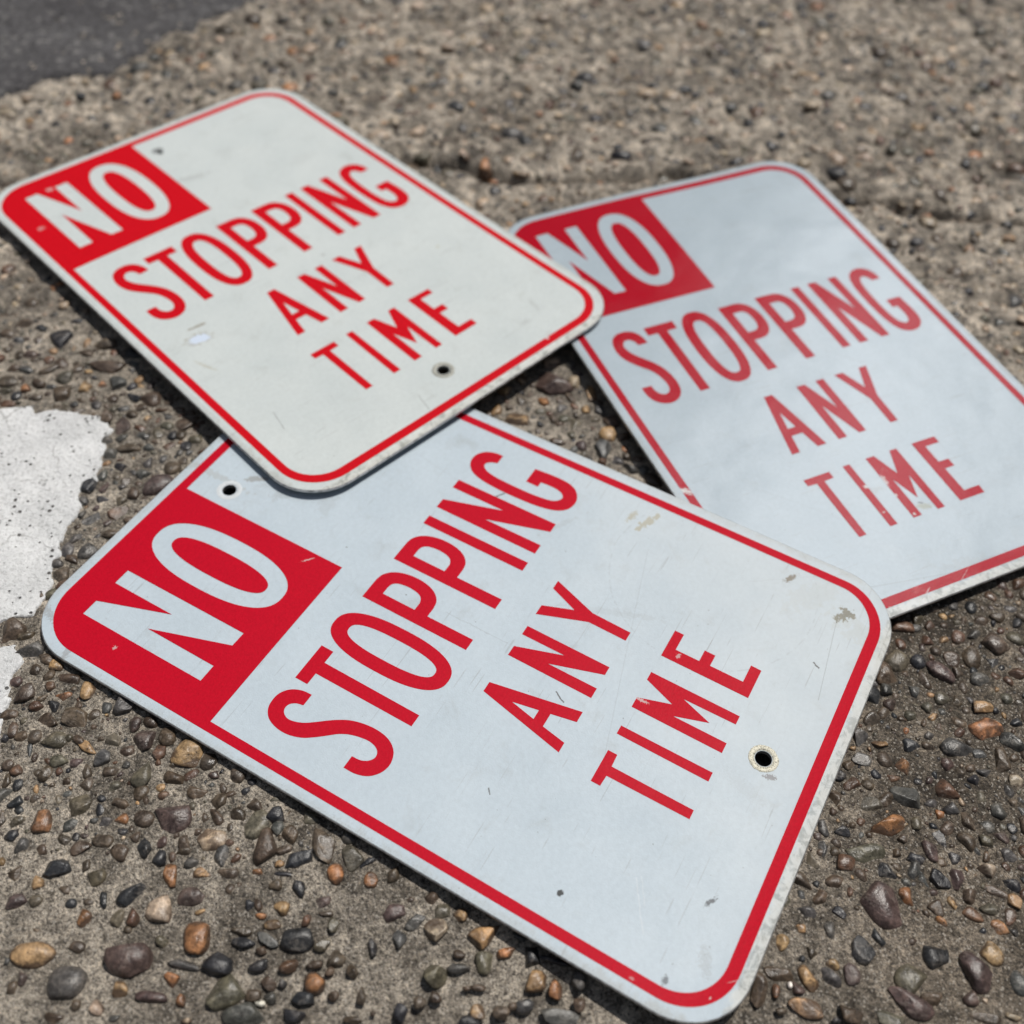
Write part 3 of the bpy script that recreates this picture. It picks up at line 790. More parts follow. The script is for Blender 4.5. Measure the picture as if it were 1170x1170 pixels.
def mat_ring(name, c0, c1, met):
    k = NT(name)
    P = k.n('ShaderNodeTexCoord', out=3)
    n = k.noise(P, 1500, 3, 0.7)
    k.setp(Base_Color=k.ramp(n, [(0.36, c0), (0.5, c1)]), Metallic=met, Roughness=0.5, Normal=k.bump(n, 0.8, 0.0004))
    return k.m
M_ALU = mat_alu()
M_HOLE = NT('hole_grey'); M_HOLE.setp(Base_Color=(0.20, 0.20, 0.195), Roughness=0.6); M_HOLE = M_HOLE.m  # hole walls: plain even grey, darker than the aluminium edge
M_RING = {'scuffed': mat_ring('scuffed_metal', (0.10, 0.10, 0.08), (0.62, 0.60, 0.50), 0.3),
          'worn': mat_ring('worn_ring', (0.10, 0.10, 0.09), (0.40, 0.40, 0.36), 0.2),
          'faint': mat_ring('pressed_ring', (0.50, 0.54, 0.56), (0.60, 0.64, 0.67), 0.0)}

def washer(key, cx, cy, r0, r1, lift, mat, parent, name='washer_mark'):
    """a pressed ring round the bolt hole with a raised outer lip"""
    n = 48; V = []; F = []
    prof = [(r0, -0.0006), (r0 + 0.012, 0.00010), ((r0 + r1) / 2, 0.00012 + lift * 0.3), (r1 - 0.03, 0.00012 + lift), (r1, 0.00005)]
    rnd = random.Random(int(cx * 100 + cy))
    jit = [1 + 0.03 * rnd.uniform(-1, 1) for _ in range(n)]
    for r, z in prof:
        for i in range(n):
            t = 2 * math.pi * i / n; rr = r * (jit[i] if r > r0 + 0.05 else 1)
            x, y = cx + rr * math.cos(t), cy + rr * math.sin(t)
            V.append(((x - 6) * IN, (9 - y) * IN, WARP[key](x, y) * IN + z))
    for a_ in range(len(prof) - 1):
        for i in range(n):
            j = (i + 1) % n
            F.append((a_ * n + i, a_ * n + j, (a_ + 1) * n + j, (a_ + 1) * n + i))
    return mesh_obj(name, V, F, mat, True, parent)

def make_sign(key, label, holes):
    root = bpy.data.objects.new('no_stopping_sign', None)
    root.empty_display_size = 0.05
    COL.objects.link(root)
    root['label'] = label; root['category'] = 'traffic sign'; root['group'] = 'no stopping signs lying on the concrete'
    mw, mr = mat_white(key), mat_red(key)
    make_plate(key, holes, mw, M_ALU, root)
    bo = rrect(0.265, 0.235, 11.68, 17.725, 1.27, 16); bi = rrect(0.50, 0.495, 11.44, 17.445, 1.03, 16)
    face_sheet('border', [[bo, bi]], key, 0.00010, mr, root)
    # red panel with NO left white
    r = 1.27; pan = []
    for i in range(17):
        t = math.radians(180 + 90 * i / 16)
        pan.append((0.275 + r + r * math.cos(t), 0.245 + r + r * math.sin(t)))
    pan = pan + [(5.475, 0.245), (5.475, 5.463), (0.275, 5.463)]
    face_sheet('no_panel', [[pan, NO_N, NO_O], [NO_I]], key, 0.00016, mr, root)
    face_sheet('stopping_lettering', STOPPING, key, 0.00010, mr, root)
    face_sheet('any_lettering', ANY, key, 0.00010, mr, root)
    face_sheet('time_lettering', TIME, key, 0.00010, mr, root)
    return root

rA = make_sign('A', 'nearest red and white no stopping sign, lying partly under the upper left sign', [(6.01, 1.47, .185), (6.01, 16.44, .19)])
washer('A', 6.01, 1.47, .185, .33, 0.00006, M_RING['faint'], rA)
washer('A', 6.01, 16.44, .19, .335, 0.0004, M_RING['scuffed'], rA)
rB = make_sign('B', 'upper left no stopping sign resting across both of the other signs', [(6.01, 1.47, .10), (6.01, 16.44, .185)])
washer('B', 6.01, 16.44, .185, .33, 0.0005, M_RING['worn'], rB)
rC = make_sign('C', 'right hand no stopping sign with glossy face and scuffed faded TIME lettering', [])
for r_, k_ in ((rA, 'A'), (rB, 'B'), (rC, 'C')):
    r_.matrix_world = pose_matrix(k_)

# ------------------------------------------------------------------ pebbles
def ico(sub):
    bm = bmesh.new()
    bmesh.ops.create_icosphere(bm, subdivisions=sub, radius=1.0)
    V = np.array([v.co[:] for v in bm.verts]); F = np.array([[v.index for v in f.verts] for f in bm.faces])
    bm.free()
    return V, F
ICO = {s: ico(s) for s in (1, 2, 3, 4)}
def noise3(P, seed, sc):
    r = np.random.default_rng(seed)
    out = np.zeros(len(P))
    for _ in range(6):
        d = r.normal(size=3); d /= np.linalg.norm(d)
        out += np.sin(P @ d * sc * r.uniform(0.6, 1.5) + r.uniform(0, 6.28))
    return out / 6
def stone_shape(sub, seed, angular):
    V, F = ICO[sub]
    r = np.random.default_rng(seed)
    U = V.copy()
    U[:, 0] *= 1 + 0.22 * r.uniform(-1, 1) * U[:, 1]; U[:, 1] *= 1 + 0.22 * r.uniform(-1, 1) * U[:, 0]
    # squarish super-ellipsoid for a fuller outline
    U = np.sign(U) * np.abs(U) ** 0.86
    U *= (1 + 0.16 * noise3(V, seed, 1.7) + 0.06 * noise3(V, seed + 1, 4.0))[:, None]
    angular = min(1.0, angular + 0.15); ncut = int(4 + angular * 9)
    for _ in range(ncut):
        d = r.normal(size=3); d[2] *= 0.7; d /= np.linalg.norm(d)
        h = r.uniform(0.5, 0.82) if angular > 0.25 else r.uniform(0.72, 0.95)
        s = U @ d - h
        m = s > 0
        U[m] -= np.outer(s[m] * 0.94, d)
    U *= (1 + 0.02 * noise3(V, seed + 2, 9.0))[:, None]
    mx = np.abs(U[:, :2]).max(0); U[:, 0] /= mx[0]; U[:, 1] /= mx[1]; U[:, 2] /= np.abs(U[:, 2]).max()
    return U, F
PAL = {
 'o': (0.31, 0.150, 0.070), 'd': (0.12, 0.068, 0.045), 't': (0.36, 0.235, 0.125), 'b': (0.085, 0.064, 0.047),
 'g': (0.080, 0.079, 0.076), 'k': (0.030, 0.031, 0.035), 'v': (0.082, 0.058, 0.053), 'n': (0.105, 0.095, 0.070),
 'c': (0.40, 0.32, 0.235), 'w': (0.60, 0.57, 0.53)}
CNAME = {'o': 'orange brown', 'd': 'dark reddish brown', 't': 'tan', 'b': 'brown', 'g': 'grey', 'k': 'near black', 'v': 'purplish brown', 'n': 'olive grey', 'c': 'cream', 'w': 'white'}
def place(U, cx, cy, a_, b_, ang, h, sink, z0):
    """a_, b_: ground half sizes (m); ang: rotation in the ground plane"""
    P = U * np.array([a_, b_, h])
    c, s = math.cos(ang), math.sin(ang)
    X = P[:, 0] * c - P[:, 1] * s + cx; Y = P[:, 0] * s + P[:, 1] * c + cy
    return np.stack([X, Y, P[:, 2] + z0 - sink * h], 1)

# traced stones: views (origin x, origin y, zoom) then (x, y, width, height, tilt of the long side, colour, roundness 0 round..1 angular)
TR = []
def view(ox, oy, s, rows):
    for r in rows:
        x, y, w, h, an, c = r[:6]
        ag = r[6] if len(r) > 6 else 0.35
        TR.append((ox + x / s, oy + y / s, w / s * 0.5, h / s * 0.5, an, c, ag))
view(0, 780, 4.5, [(330,68,100,60,-20,'o',.5),(452,45,78,92,0,'t',.6),(185,130,74,62,0,'d',.5),(390,190,140,115,30,'b',.6),(490,170,68,68,0,'b'),(282,298,134,88,0,'n',.1),(450,335,105,60,40,'t',.5),(305,398,98,68,-10,'n',.4),(745,310,134,118,0,'v',.2),(975,370,168,142,15,'t',.05),(570,458,88,62,0,'b'),(650,420,48,44,0,'g',.1),(590,540,66,66,0,'n'),(730,560,84,88,0,'b',.3),(905,495,118,82,25,'b',.2),(1022,565,120,80,20,'b',.3),(410,620,150,150,0,'n',.8),(210,720,130,122,-20,'o',.05),(872,688,222,165,10,'v',.7),(370,720,108,78,-15,'g',.8),(620,703,82,74,0,'o',.2),(545,720,68,78,30,'g',.5),(525,820,98,95,20,'b',.5),(622,875,110,86,35,'b',.4),(750,850,120,130,-20,'k',.6),(825,905,84,78,-30,'k',.6),(945,840,84,108,0,'b',.4),(1092,800,172,132,0,'c',.1),(875,995,84,140,0,'o',.4),(1045,980,108,74,-10,'t',.6),(990,1100,150,96,-5,'v',.05),(700,1075,215,100,-35,'k',.4),(300,950,168,88,-10,'k',.8),(490,1000,118,90,-35,'n',.4),(90,970,138,92,-25,'b',.5),(205,1028,78,76,0,'t',.4),(60,795,102,76,0,'k',.4),(118,845,94,80,-30,'g',.5),(80,610,90,62,-20,'k',.6),(90,455,84,60,-30,'d',.3),(45,425,76,54,-20,'b'),(115,275,80,56,0,'b'),(155,345,42,94,0,'g',.5),(140,50,110,98,0,'b',.5),(365,1133,64,54,0,'k',.05),(185,1120,78,62,-20,'n',.1),(80,1130,120,90,0,'v',.4),(445,935,82,54,-30,'b'),(215,870,66,80,20,'b'),(995,925,98,66,-30,'g',.5),(262,20,60,50,0,'d'),(35,500,60,80,0,'b'),(15,700,40,130,0,'b',.5),(180,600,50,50,0,'b'),(15,930,50,60,0,'t')])
view(0, 970, 5.85, [(215,705,280,186,8,'t',.1),(448,900,254,236,0,'g',.1),(850,735,310,255,15,'v',.1),(515,655,108,84,0,'b',.1),(790,940,124,126,30,'t',.4),(1015,1000,220,98,5,'v',.3),(557,470,112,136,0,'o',.5),(778,475,100,150,20,'n',.5),(890,455,90,120,0,'d',.6),(1060,412,176,208,0,'c',.15),(155,865,84,100,0,'v',.5),(350,1135,150,90,0,'b'),(690,340,66,120,-20,'k',.5),(1080,610,88,92,0,'n',.6),(840,540,70,60,0,'b'),(440,265,90,70,0,'b'),(600,350,90,60,0,'b'),(50,750,50,60,0,'g'),(650,1060,110,110,0,'c',.6),(500,1040,80,90,0,'b',.4),(765,1125,80,60,0,'g'),(85,930,70,100,0,'b'),(240,540,60,30,0,'c',.6)])
view(180, 970, 5.85, [(270,600,200,236,0,'o',.05),(400,780,205,168,-30,'k',.15),(435,950,275,210,-25,'n',.15),(165,765,228,70,8,'g',.3),(950,65,208,116,-10,'k',.3),(670,158,94,60,0,'o',.4),(475,170,148,90,-10,'b',.4),(485,280,66,80,0,'b'),(545,240,40,60,0,'b'),(785,250,100,84,0,'b'),(945,260,92,148,-15,'k',.6),(610,375,90,100,10,'k',.5),(665,370,80,90,0,'b',.4),(835,400,130,118,0,'t',.5),(690,440,78,66,0,'o',.3),(780,505,142,64,-8,'t',.3),(575,630,162,84,0,'k',.2),(735,610,160,72,30,'g',.4),(930,610,218,154,-5,'k',.1),(1105,640,120,90,-15,'n',.6),(680,775,145,92,-10,'k',.4),(875,775,122,116,0,'d',.5),(1050,890,134,152,0,'o',.1),(975,1010,162,112,5,'k',.3),(910,1110,142,98,5,'k',.5),(745,890,100,100,30,'b',.4),(755,995,88,84,-30,'g',.3),(635,978,108,82,0,'b',.1),(590,1110,300,180,10,'g',.4),(95,870,110,138,-20,'o',.6),(155,1020,66,96,0,'o',.6),(1100,350,128,88,-15,'v',.5),(990,480,98,70,-30,'d',.4),(180,20,110,70,0,'b',.2),(235,100,110,70,-35,'g',.4),(860,170,150,40,5,'k',.8),(1050,770,110,60,0,'b'),(830,900,60,70,30,'k'),(190,1150,90,40,0,'c',.6),(690,1040,80,46,0,'w',.4),(290,420,90,40,-10,'t',.7),(560,555,140,60,0,'b'),(1160,500,40,90,0,'n',.3),(1150,820,60,70,0,'b'),(690,680,80,60,0,'b')])
view(340, 970, 5.85, [(255,175,112,138,-20,'o',.1),(485,215,96,116,0,'o',.1),(650,410,180,150,-35,'v',.4),(800,480,185,80,-42,'g',.15),(905,330,132,136,0,'b',.4),(970,410,108,118,0,'n',.5),(1080,450,108,110,0,'t',.5),(920,550,160,164,0,'c',.2),(680,610,110,142,0,'g',.5),(500,645,64,140,-15,'k',.6),(915,845,170,160,0,'n',.5),(1085,700,80,62,0,'b',.2),(1080,795,158,74,3,'g',.5),(370,820,88,108,0,'b',.4),(685,1100,86,130,10,'k',.2),(820,1030,86,80,0,'b',.2),(430,990,60,140,10,'b',.3),(180,350,150,90,-15,'v',.5),(240,520,70,100,10,'n',.5),(180,640,130,90,-10,'n',.6),(260,740,100,140,30,'b',.5),(190,440,100,50,0,'b'),(750,345,70,40,-10,'b'),(910,1000,100,90,40,'b'),(500,1100,50,40,0,'b'),(470,90,120,60,-30,'k',.6),(240,990,80,80,0,'b'),(370,1140,130,60,0,'b',.3)])
view(500, 1000, 6.88, [(370,480,290,180,-25,'t',.15),(365,675,145,188,15,'n',.2),(540,610,146,84,-10,'o',.2),(740,630,158,178,0,'k',.6),(775,830,170,170,0,'t',.3),(925,880,110,190,0,'o',.5),(690,1015,150,138,0,'g',.2),(319,1070,128,122,20,'t',.2),(505,1090,138,130,0,'b',.4),(250,1145,170,90,0,'k',.2),(910,670,215,60,18,'k',.5),(1100,830,138,158,0,'g',.6),(970,1110,300,160,5,'g',.7),(590,1030,70,70,0,'b'),(640,480,120,50,30,'g'),(1110,1010,100,130,20,'b',.5),(330,880,150,60,10,'b'),(230,890,70,40,0,'b')])
view(850, 970, 5.85, [(810,25,262,140,-3,'n',.1),(905,340,445,235,57,'v',.12),(950,160,150,120,25,'k',.3),(1090,320,122,140,0,'o',.5),(600,235,135,125,-30,'b',.3),(405,420,172,105,28,'g',.3),(585,545,92,125,0,'g',.2),(372,535,98,82,0,'t',.7),(240,625,128,120,0,'t',.3),(790,680,180,150,45,'k',.2),(900,590,190,88,50,'k',.4),(710,830,165,115,55,'v',.2),(590,770,94,84,0,'t',.3),(575,860,170,95,25,'g',.4),(435,865,205,100,52,'t',.15),(225,830,225,125,38,'b',.3),(90,940,130,215,15,'b',.3),(430,1065,250,125,10,'t',.4),(455,700,88,90,0,'b',.3),(720,1110,148,140,0,'b',.3),(310,910,42,46,20,'w',.8),(510,330,130,120,20,'b',.4),(215,950,50,90,10,'o',.4),(705,290,60,70,0,'d'),(360,930,110,70,30,'v',.3),(640,430,110,70,40,'k',.5),(250,1090,80,60,0,'b'),(520,30,70,60,0,'b'),(610,20,70,60,0,'b'),(390,730,50,50,0,'k'),(620,1150,70,50,0,'k')])
view(970, 970, 5.85, [(440,870,245,235,-30,'n',.2),(605,720,225,190,10,'k',.6),(850,825,280,230,25,'v',.15),(950,695,210,130,50,'t',.1),(925,150,148,112,35,'c',.2),(980,280,235,66,25,'b',.3),(1080,240,148,96,35,'k',.6),(955,400,158,80,8,'n',.5),(1015,530,185,92,58,'o',.3),(1066,48,115,110,0,'g',.3),(1150,905,130,180,0,'g',.1),(440,130,145,150,0,'g',.4),(600,215,180,95,38,'k',.4),(705,60,112,88,20,'k',.5),(613,490,98,60,25,'o',.6),(700,360,76,98,0,'t',.2),(420,615,98,58,-10,'b',.5),(400,1030,360,130,32,'v',.6),(300,1140,220,120,20,'n',.3),(560,1000,160,110,20,'b',.6),(820,990,140,120,40,'v',.6),(920,1130,200,110,0,'b',.4),(1090,1120,130,70,0,'c',.4),(500,210,60,150,-30,'g',.5),(450,50,130,90,10,'k',.5),(560,40,60,110,-10,'v',.3),(810,110,50,44,0,'b'),(1150,130,60,80,0,'v'),(900,550,60,60,0,'k',.4),(905,1010,44,60,-20,'c',.6),(1110,560,60,60,0,'k',.6)])
view(920, 800, 4.68, [(972,155,182,128,-5,'o',.05),(1040,320,90,150,0,'b',.5),(1130,440,118,76,30,'c',.2),(1085,490,58,68,0,'g',.7),(905,430,84,64,20,'k',.6),(955,385,84,52,0,'g',.3),(1045,600,104,90,0,'g',.4),(785,575,98,66,0,'g',.2),(555,525,215,135,20,'g',.6),(330,570,170,104,-12,'n',.3),(430,680,215,125,-15,'o',.5),(298,310,116,76,28,'g',.4),(290,200,92,120,0,'g',.3),(422,315,88,82,0,'b',.1),(525,350,100,110,0,'o',.3),(385,395,80,56,0,'k',.4),(560,250,120,80,10,'k',.7),(152,520,78,96,0,'b',.2),(245,450,100,80,0,'d',.4),(195,700,96,62,15,'k',.5),(95,690,62,98,0,'g',.3),(88,800,58,90,0,'g',.3),(722,740,60,130,-25,'k',.5),(675,800,76,125,-15,'v',.3),(880,650,84,118,0,'b',.5),(720,610,74,62,0,'o',.3),(965,750,70,76,0,'n',.4),(1130,125,80,60,0,'k',.7),(950,45,108,78,0,'t',.4),(350,95,100,80,0,'b',.4),(235,345,80,70,0,'b'),(395,240,90,50,0,'t',.6),(545,165,50,40,0,'o',.4),(1110,690,60,60,0,'k'),(1160,600,40,70,0,'g'),(600,665,60,80,0,'n'),(515,745,60,60,0,'b'),(490,815,60,60,0,'b'),(190,585,40,50,0,'b'),(150,800,60,70,0,'v'),(840,490,80,40,0,'b'),(835,545,55,38,20,'c',.5),(690,400,40,50,0,'k'),(605,435,60,36,0,'k'),(930,290,60,90,-40,'g',.6),(655,250,70,70,0,'b')])
view(0, 350, 3.9, [(280,140,125,92,-10,'k',.5),(500,270,208,68,5,'b',.5),(620,320,54,50,0,'t',.3),(540,540,84,90,0,'v',.5),(655,508,42,42,0,'t',.2),(540,720,68,52,0,'k',.2),(655,700,62,48,0,'g',.3),(636,752,74,46,0,'g',.2),(705,805,150,80,-30,'v',.1),(520,925,108,66,0,'d',.4),(396,815,70,68,0,'k',.2),(368,875,58,46,0,'g',.2),(410,958,88,74,0,'g',.2),(115,372,56,42,0,'o',.3),(280,400,90,78,0,'b',.4),(380,362,66,66,0,'t',.5),(450,350,56,42,0,'o'),(340,66,66,28,0,'k',.3),(380,165,56,56,0,'t'),(475,165,105,48,0,'b'),(237,196,46,40,0,'t'),(210,282,125,42,-12,'b'),(110,75,90,40,0,'b'),(30,120,80,40,0,'b'),(185,100,56,30,0,'k'),(80,155,56,30,0,'k'),(30,340,110,50,0,'b'),(180,350,80,50,0,'b'),(280,250,110,60,0,'b'),(600,205,110,50,10,'k'),(520,350,90,60,0,'g'),(455,755,50,50,0,'g'),(470,810,60,60,0,'v',.2),(480,600,50,36,0,'g'),(300,1085,60,70,0,'g',.1),(340,1030,70,60,0,'g'),(325,1125,70,50,0,'b'),(255,1145,60,40,0,'g',.1),(820,690,60,36,-20,'b',.2),(30,435,80,30,0,'d'),(160,410,60,30,0,'b'),(500,1010,90,60,-30,'b'),(600,840,60,60,0,'b'),(560,780,50,50,0,'b'),(540,870,60,40,0,'n')])
view(0, 500, 2.925, [(38,648,100,72,-15,'b',.4),(105,715,88,70,10,'g',.3),(190,762,52,40,0,'t',.5),(210,458,60,55,-20,'b',.5),(85,665,70,40,0,'b'),(133,530,30,26,-20,'b',.3),(20,715,20,12,0,'k')])
view(560, 380, 4.5, [(145,450,140,92,12,'t',.5),(285,345,76,66,-10,'o',.3),(320,270,205,105,22,'v',.5),(605,520,92,92,0,'t',.2),(515,318,60,72,0,'t',.3),(75,305,100,54,0,'t',.4),(32,390,70,76,0,'t',.6),(260,475,46,42,0,'k',.4),(496,403,56,42,0,'t',.2),(575,600,98,110,0,'g',.3),(546,450,64,44,0,'n',.2),(370,387,62,54,0,'g',.3),(330,170,110,60,0,'c',.3),(690,602,42,36,0,'o',.3),(440,255,80,60,0,'c',.5),(420,175,60,70,0,'g'),(165,245,70,50,0,'c',.6),(160,220,40,36,0,'t'),(350,560,80,40,0,'b'),(715,690,100,60,20,'g',.6),(560,400,50,50,0,'g'),(440,470,90,70,0,'n')])

# footprints of the plates on the ground (x, y metres)
def foot(key, m=0.0):
    R, T, s = POSE[key]
    return [((T[0] + s * (R[0][0] * x + R[0][1] * y)) * IN, (T[1] + s * (R[1][0] * x + R[1][1] * y)) * IN) for x, y in ((m, m), (12 - m, m), (12 - m, 18 - m), (m, 18 - m))]
FEET = [foot(k_, 0.0) for k_ in 'ABC']
def under(x, y):
    r = np.zeros(np.shape(x), bool)
    for P in FEET:
        r |= poly_mask(np.asarray(x, float), np.asarray(y, float), P)
    return r
def on_paint(x, y):
    r = np.zeros(np.shape(x), bool)
    for PX in (PAINT1, PAINT2):
        r |= poly_mask(np.asarray(x, float), np.asarray(y, float), [ground_pt_h(*p) for p in PX])
    return r

traced = []      # x, y, a, b, ang, colour, angular, px, py
for (px, py, hw, hh, an, c, ag) in TR:
    gx_, gy_ = ground_pt_h(px, py)
    t = math.radians(an)
    # picture half axes -> ground half axes
    ux, uy = ground_pt_h(px + math.cos(t) * hw, py + math.sin(t) * hw)
    vx, vy = ground_pt_h(px - math.sin(t) * hh, py + math.cos(t) * hh)
    a_ = math.hypot(ux - gx_, uy - gy_); b_ = math.hypot(vx - gx_, vy - gy_)
    ang = math.atan2(uy - gy_, ux - gx_)
    if b_ > 2.3 * a_: b_ = 2.3 * a_
    traced.append([gx_, gy_, a_, b_, ang, c, ag, px, py])
# drop near-duplicates traced from two views
uniq = []
for t in traced:
    if all(math.hypot(t[0] - u[0], t[1] - u[1]) > 0.55 * max(min(t[2], t[3]), min(u[2], u[3])) for u in uniq):
        uniq.append(t)
traced = uniq

def jitter_col(c, r, am=0.18):
    k = 1 + r.uniform(-am, am)
    q = [c[0] * k * (1 + r.uniform(-.06, .06)), c[1] * k, c[2] * k * (1 + r.uniform(-.06, .06)), 1.0]
    return q

# near-black stones added under the near sign's bolt holes in place of shade
for (px, py) in ((263, 560), (872, 867)):
    x0, y0 = ground_pt_h(px, py)
    traced.append([x0 - 0.002, y0 - 0.002, 0.011, 0.009, 0.4, 'k', .2, px, py])
# random fill, bigger ones first, kept apart from the traced ones
placed = [(t[0], t[1], 0.5 * (t[2] + t[3])) for t in traced]
cell = 0.02
gridh = {}
def add_cell(i):
    x, y, r = placed[i]
    gridh.setdefault((int(x // cell), int(y // cell)), []).append(i)
for i in range(len(placed)): add_cell(i)
def clear(x, y, r, f=0.85):
    cx_, cy_ = int(x // cell), int(y // cell)
    for i in range(cx_ - 1, cx_ + 2):
        for j in range(cy_ - 1, cy_ + 2):
            for q in gridh.get((i, j), ()):
                X_, Y_, R_ = placed[q]
                if math.hypot(x - X_, y - Y_) < f * (r + R_):
                    return False
    return True
rnd = random.Random(77)
fillers = []
def in_view(x, y, z=0.0, m=40):
    d = (x, y, z - HCAM)
    cx_ = sum(CM[i][0] * d[i] for i in range(3)); cy_ = sum(CM[i][1] * d[i] for i in range(3)); cz_ = sum(CM[i][2] * d[i] for i in range(3))
    if cz_ <= 0.05: return False
    u, v_ = cx_ / cz_ * F_PX + 585, cy_ / cz_ * F_PX + 585
    return -m < u < 1170 + m and -m < v_ < 1170 + m
def asph_line(x):
    return float(np.interp(x, [p[0] for p in ASPH], [p[1] for p in ASPH]))
def try_fill(n, lo, hi, ylo, yhi, keys, f, far):
    k = 0
    pts = np.stack([rng.uniform(-0.55, 0.84, n), rng.uniform(ylo, yhi, n)], 1)
    un = under(pts[:, 0], pts[:, 1]); pa = on_paint(pts[:, 0], pts[:, 1])
    for (x, y), u_, p_ in zip(pts, un, pa):
        if u_ or p_ or not in_view(x, y, 0, 60): continue
        if y > asph_line(x) - 0.01 and x < 0.1: continue
        r = lo * (hi / lo) ** (rnd.random() ** 1.6)
        if not clear(x, y, r, f): continue
        asp = rnd.uniform(0.6, 1.0)
        fillers.append([x, y, r / math.sqrt(asp), r * math.sqrt(asp), rnd.uniform(0, 3.14), rnd.choice(keys), rnd.choice((.1, .3, .5, .7)), None, None])
        placed.append((x, y, r)); add_cell(len(placed) - 1); k += 1
    return k
try_fill(9000, 0.0040, 0.0090, 0.20, 0.60, 'bbbbgkndvbdbgn', 0.84, False)
try_fill(15000, 0.0024, 0.0048, 0.20, 0.60, 'bbbbgkndvtbdbg', 0.86, False)
try_fill(16000, 0.0010, 0.0024, 0.20, 0.62, 'bbbgkndvtgnbc', 0.9, False)
try_fill(5200, 0.0040, 0.0115, 0.58, 1.40, 'ggbnccctkkdccnngkbdcco', 0.80, True)
try_fill(9000, 0.0022, 0.0042, 0.56, 1.25, 'gbnccctkdccbgk', 0.9, True)

def build_stone(s, seed, sub):
    x, y, a_, b_, ang, c, ag = s[:7]
    U, F = stone_shape(sub, seed, ag)
    mn = min(a_, b_)
    r = np.random.default_rng(seed + 99)
    h = mn * r.uniform(0.75, 1.0)
    sink = r.uniform(0.22, 0.48)
    if y > 0.62: sink = r.uniform(0.35, 0.7)
    z0 = float(relief(np.array([x]), np.array([y]))[0])
    P = place(U, x, y, a_ * 1.08, b_ * 1.08, ang, h, sink, z0)
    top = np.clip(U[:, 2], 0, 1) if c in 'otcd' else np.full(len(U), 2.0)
    return P, F, top

M_ALL = M_STONE
# ----- the stones that read one by one in the picture
LM = [  # landmarks: photo pixel, phrase (label of that stone), short name used by its neighbours
 ((37, 1090), 'golden tan kidney shaped pebble near the lower left corner', 'golden kidney shaped pebble'),
 ((77, 1124), 'large flat grey round pebble at the bottom left', 'flat grey pebble at bottom left'),
 ((145, 1096), 'large smooth purplish brown dome shaped pebble at the bottom left', 'large purple brown dome pebble'),
 ((226, 1073), 'glossy golden orange egg shaped pebble at the bottom left', 'golden egg shaped pebble'),
 ((254, 1132), 'large flat olive grey pebble at the bottom edge', 'large olive pebble at bottom'),
 ((339, 1074), 'smooth near black oval pebble, bottom left quarter', 'smooth black oval pebble'),
 ((342, 981), 'bluish black wedge shaped pebble below the near sign', 'bluish black wedge pebble'),
 ((217, 862), 'round tan topped pebble tucked beside the near sign edge', 'tan topped round pebble'),
 ((194, 933), 'large cracked purplish brown stone at the left', 'cracked purple brown stone'),
 ((247, 958), 'cream coloured pebble with dark patches', 'cream patched pebble'),
 ((47, 940), 'round rusty orange pebble near the left edge', 'round rusty pebble at left'),
 ((91, 918), 'angular greenish grey stone at the left', 'angular greenish stone'),
 ((155, 1019), 'long dark shiny stone at the lower left', 'long dark shiny stone'),
 ((498, 1064), 'round pinkish cream pebble near the sign edge', 'pinkish cream pebble'),
 ((554, 1070), 'large tan teardrop pebble partly under the near sign', 'tan teardrop pebble'),
 ((496, 1114), 'chunky olive grey stone at the bottom middle', 'chunky olive stone'),
 ((613, 1121), 'tan pebble with pinholes at the bottom middle', 'pinholed tan pebble'),
 ((1005, 1028), 'largest oval purple brown stone at the lower right', 'largest oval purple stone'),
 ((1128, 833), 'smooth orange brown oval pebble right of the near sign', 'orange oval pebble at right'),
 ((1039, 912), 'large angular blue grey stone right of the near sign', 'angular blue grey stone'),
 ((1012, 945), 'wet looking orange brown angular stone right of the sign', 'orange brown angular stone'),
 ((988, 975), 'long flat olive pebble above the largest oval stone', 'long flat olive pebble'),
 ((1045, 1119), 'pale olive rounded stone at the bottom right', 'pale olive rounded stone'),
 ((1073, 1093), 'bluish black triangular stone at the bottom right', 'black triangular stone'),
 ((1115, 1111), 'large round purplish brown stone at the bottom right', 'round purplish stone at bottom right'),
 ((1132, 1089), 'tan bean shaped pebble at the bottom right', 'tan bean shaped pebble'),
 ((924, 1118), 'tan and black streaked pebble near the sign corner', 'streaked tan pebble'),
 ((72, 386), 'dark charcoal stone left of the upper left sign', 'charcoal stone left of upper sign'),
 ((128, 419), 'long flat brown stone left of the upper left sign', 'long flat brown stone'),
 ((592, 480), 'tan angular pebble in the gap between the signs', 'tan angular pebble between signs'),
 ((631, 440), 'large purplish brown stone in the gap between the signs', 'purple stone between signs'),
 ((694, 495), 'round brownish pebble in the gap between the signs', 'round pebble between signs'),
 ((100, 559), 'round black pebble touching the white paint edge', 'black pebble at paint edge'),
 ((181, 556), 'smooth purple brown stone half hidden by the near sign', 'smooth stone by sign edge'),
 ((13, 721), 'flat brown stone between the two white paint patches', 'brown stone between paint patches'),
]
cand = [t for t in traced] 
ind = sorted(range(len(cand)), key=lambda i: -(cand[i][2] * cand[i][3]))[:290]
lm_of = {}
for (p, lab, short) in LM:
    best = min(ind, key=lambda i: math.hypot(cand[i][7] - p[0], cand[i][8] - p[1]))
    if math.hypot(cand[best][7] - p[0], cand[best][8] - p[1]) < 16 and best not in lm_of:
        lm_of[best] = (lab, short)
used_labels = set(v[0] for v in lm_of.values())
def size_word(s):
    r = math.sqrt(s[2] * s[3])
    return 'big' if r > 0.0085 else 'medium' if r > 0.0055 else 'small' if r > 0.0036 else 'tiny'
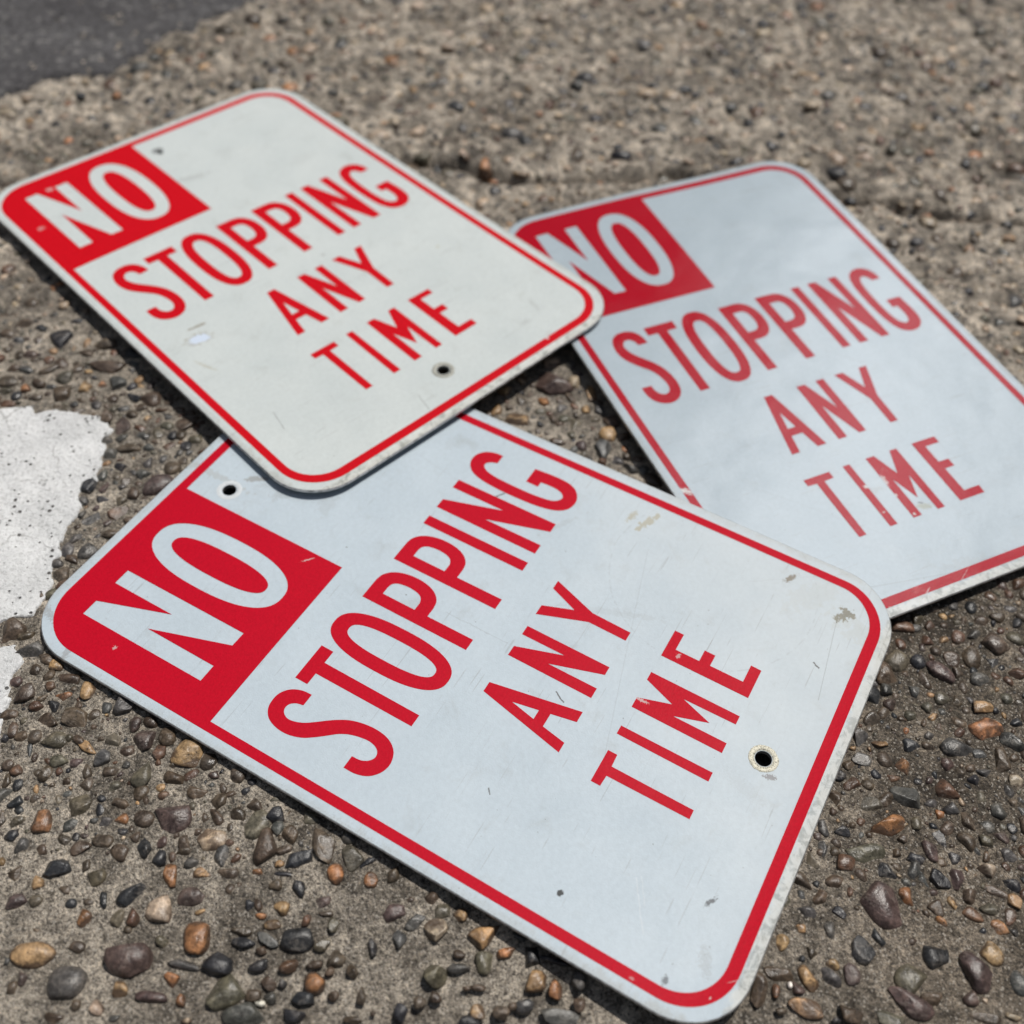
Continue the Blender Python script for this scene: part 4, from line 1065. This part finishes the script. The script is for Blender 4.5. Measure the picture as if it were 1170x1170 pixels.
def shape_word(s):
    asp = max(s[2], s[3]) / min(s[2], s[3])
    if s[6] >= 0.5: return 'angular' if asp < 1.7 else 'splinter shaped'
    return 'rounded' if asp < 1.35 else 'oval' if asp < 1.9 else 'elongated'
def dir_word(dx, dy):
    a_ = math.degrees(math.atan2(-dy, dx)) % 360
    return ['right of', 'above right of', 'above', 'above left of', 'left of', 'below left of', 'below', 'below right of'][int(((a_ + 22.5) % 360) // 45)]
lst = []
for i in ind:
    s = cand[i]
    P, F, top = build_stone(s, 1000 + i, 4 if s[2] * s[3] > 3e-5 else 3)
    cx_, cy_ = s[0], s[1]
    base = PAL[s[5]]
    col = np.tile(jitter_col(base, rnd, 0.12), (len(P), 1))
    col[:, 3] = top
    P2 = P - np.array([cx_, cy_, 0])
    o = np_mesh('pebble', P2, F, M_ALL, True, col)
    o.location = (cx_, cy_, 0)
    o['category'] = 'pebble'
    o['group'] = 'pebbles set in the concrete'
    if i in lm_of:
        o['label'] = lm_of[i][0]
    else:
        opts = sorted(lm_of, key=lambda j: math.hypot(cand[j][7] - s[7], cand[j][8] - s[8]))
        done = False
        for pre in ('', 'close ', 'further '):
            for j in opts[:3]:
                l = f"{size_word(s)} {CNAME[s[5]]} {shape_word(s)} pebble {dir_word(s[7] - cand[j][7], s[8] - cand[j][8])} {lm_of[j][1]}"
                if l not in used_labels:
                    done = True; break
            if done: break
        if not done:
            k_ = 2
            l = f"{size_word(s)} {CNAME[s[5]]} {shape_word(s)} pebble beside {lm_of[opts[0]][1]}"
        used_labels.add(l)
        o['label'] = l
    lst.append(o)
rest = [cand[i] for i in range(len(cand)) if i not in set(ind)] + fillers
# the uncounted remainder of the aggregate: one object
VV = []; FF = []; CC = []; off = 0
for q, s in enumerate(rest):
    r = math.sqrt(s[2] * s[3])
    sub = 3 if (r > 0.0042 and s[1] < 0.6) else 2 if (r > 0.0022) else 1
    P, F, top = build_stone(s, 5000 + q, sub)
    VV.append(P); FF.append(F + off); off += len(P)
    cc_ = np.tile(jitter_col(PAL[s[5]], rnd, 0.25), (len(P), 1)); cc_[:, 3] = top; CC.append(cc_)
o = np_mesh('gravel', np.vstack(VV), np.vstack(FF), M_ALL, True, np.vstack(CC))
o['kind'] = 'stuff'
o['label'] = 'small gravel and grit showing in the worn concrete surface'
o['category'] = 'gravel'
print('traced', len(traced), 'individual', len(ind), 'rest', len(rest), 'verts', off)
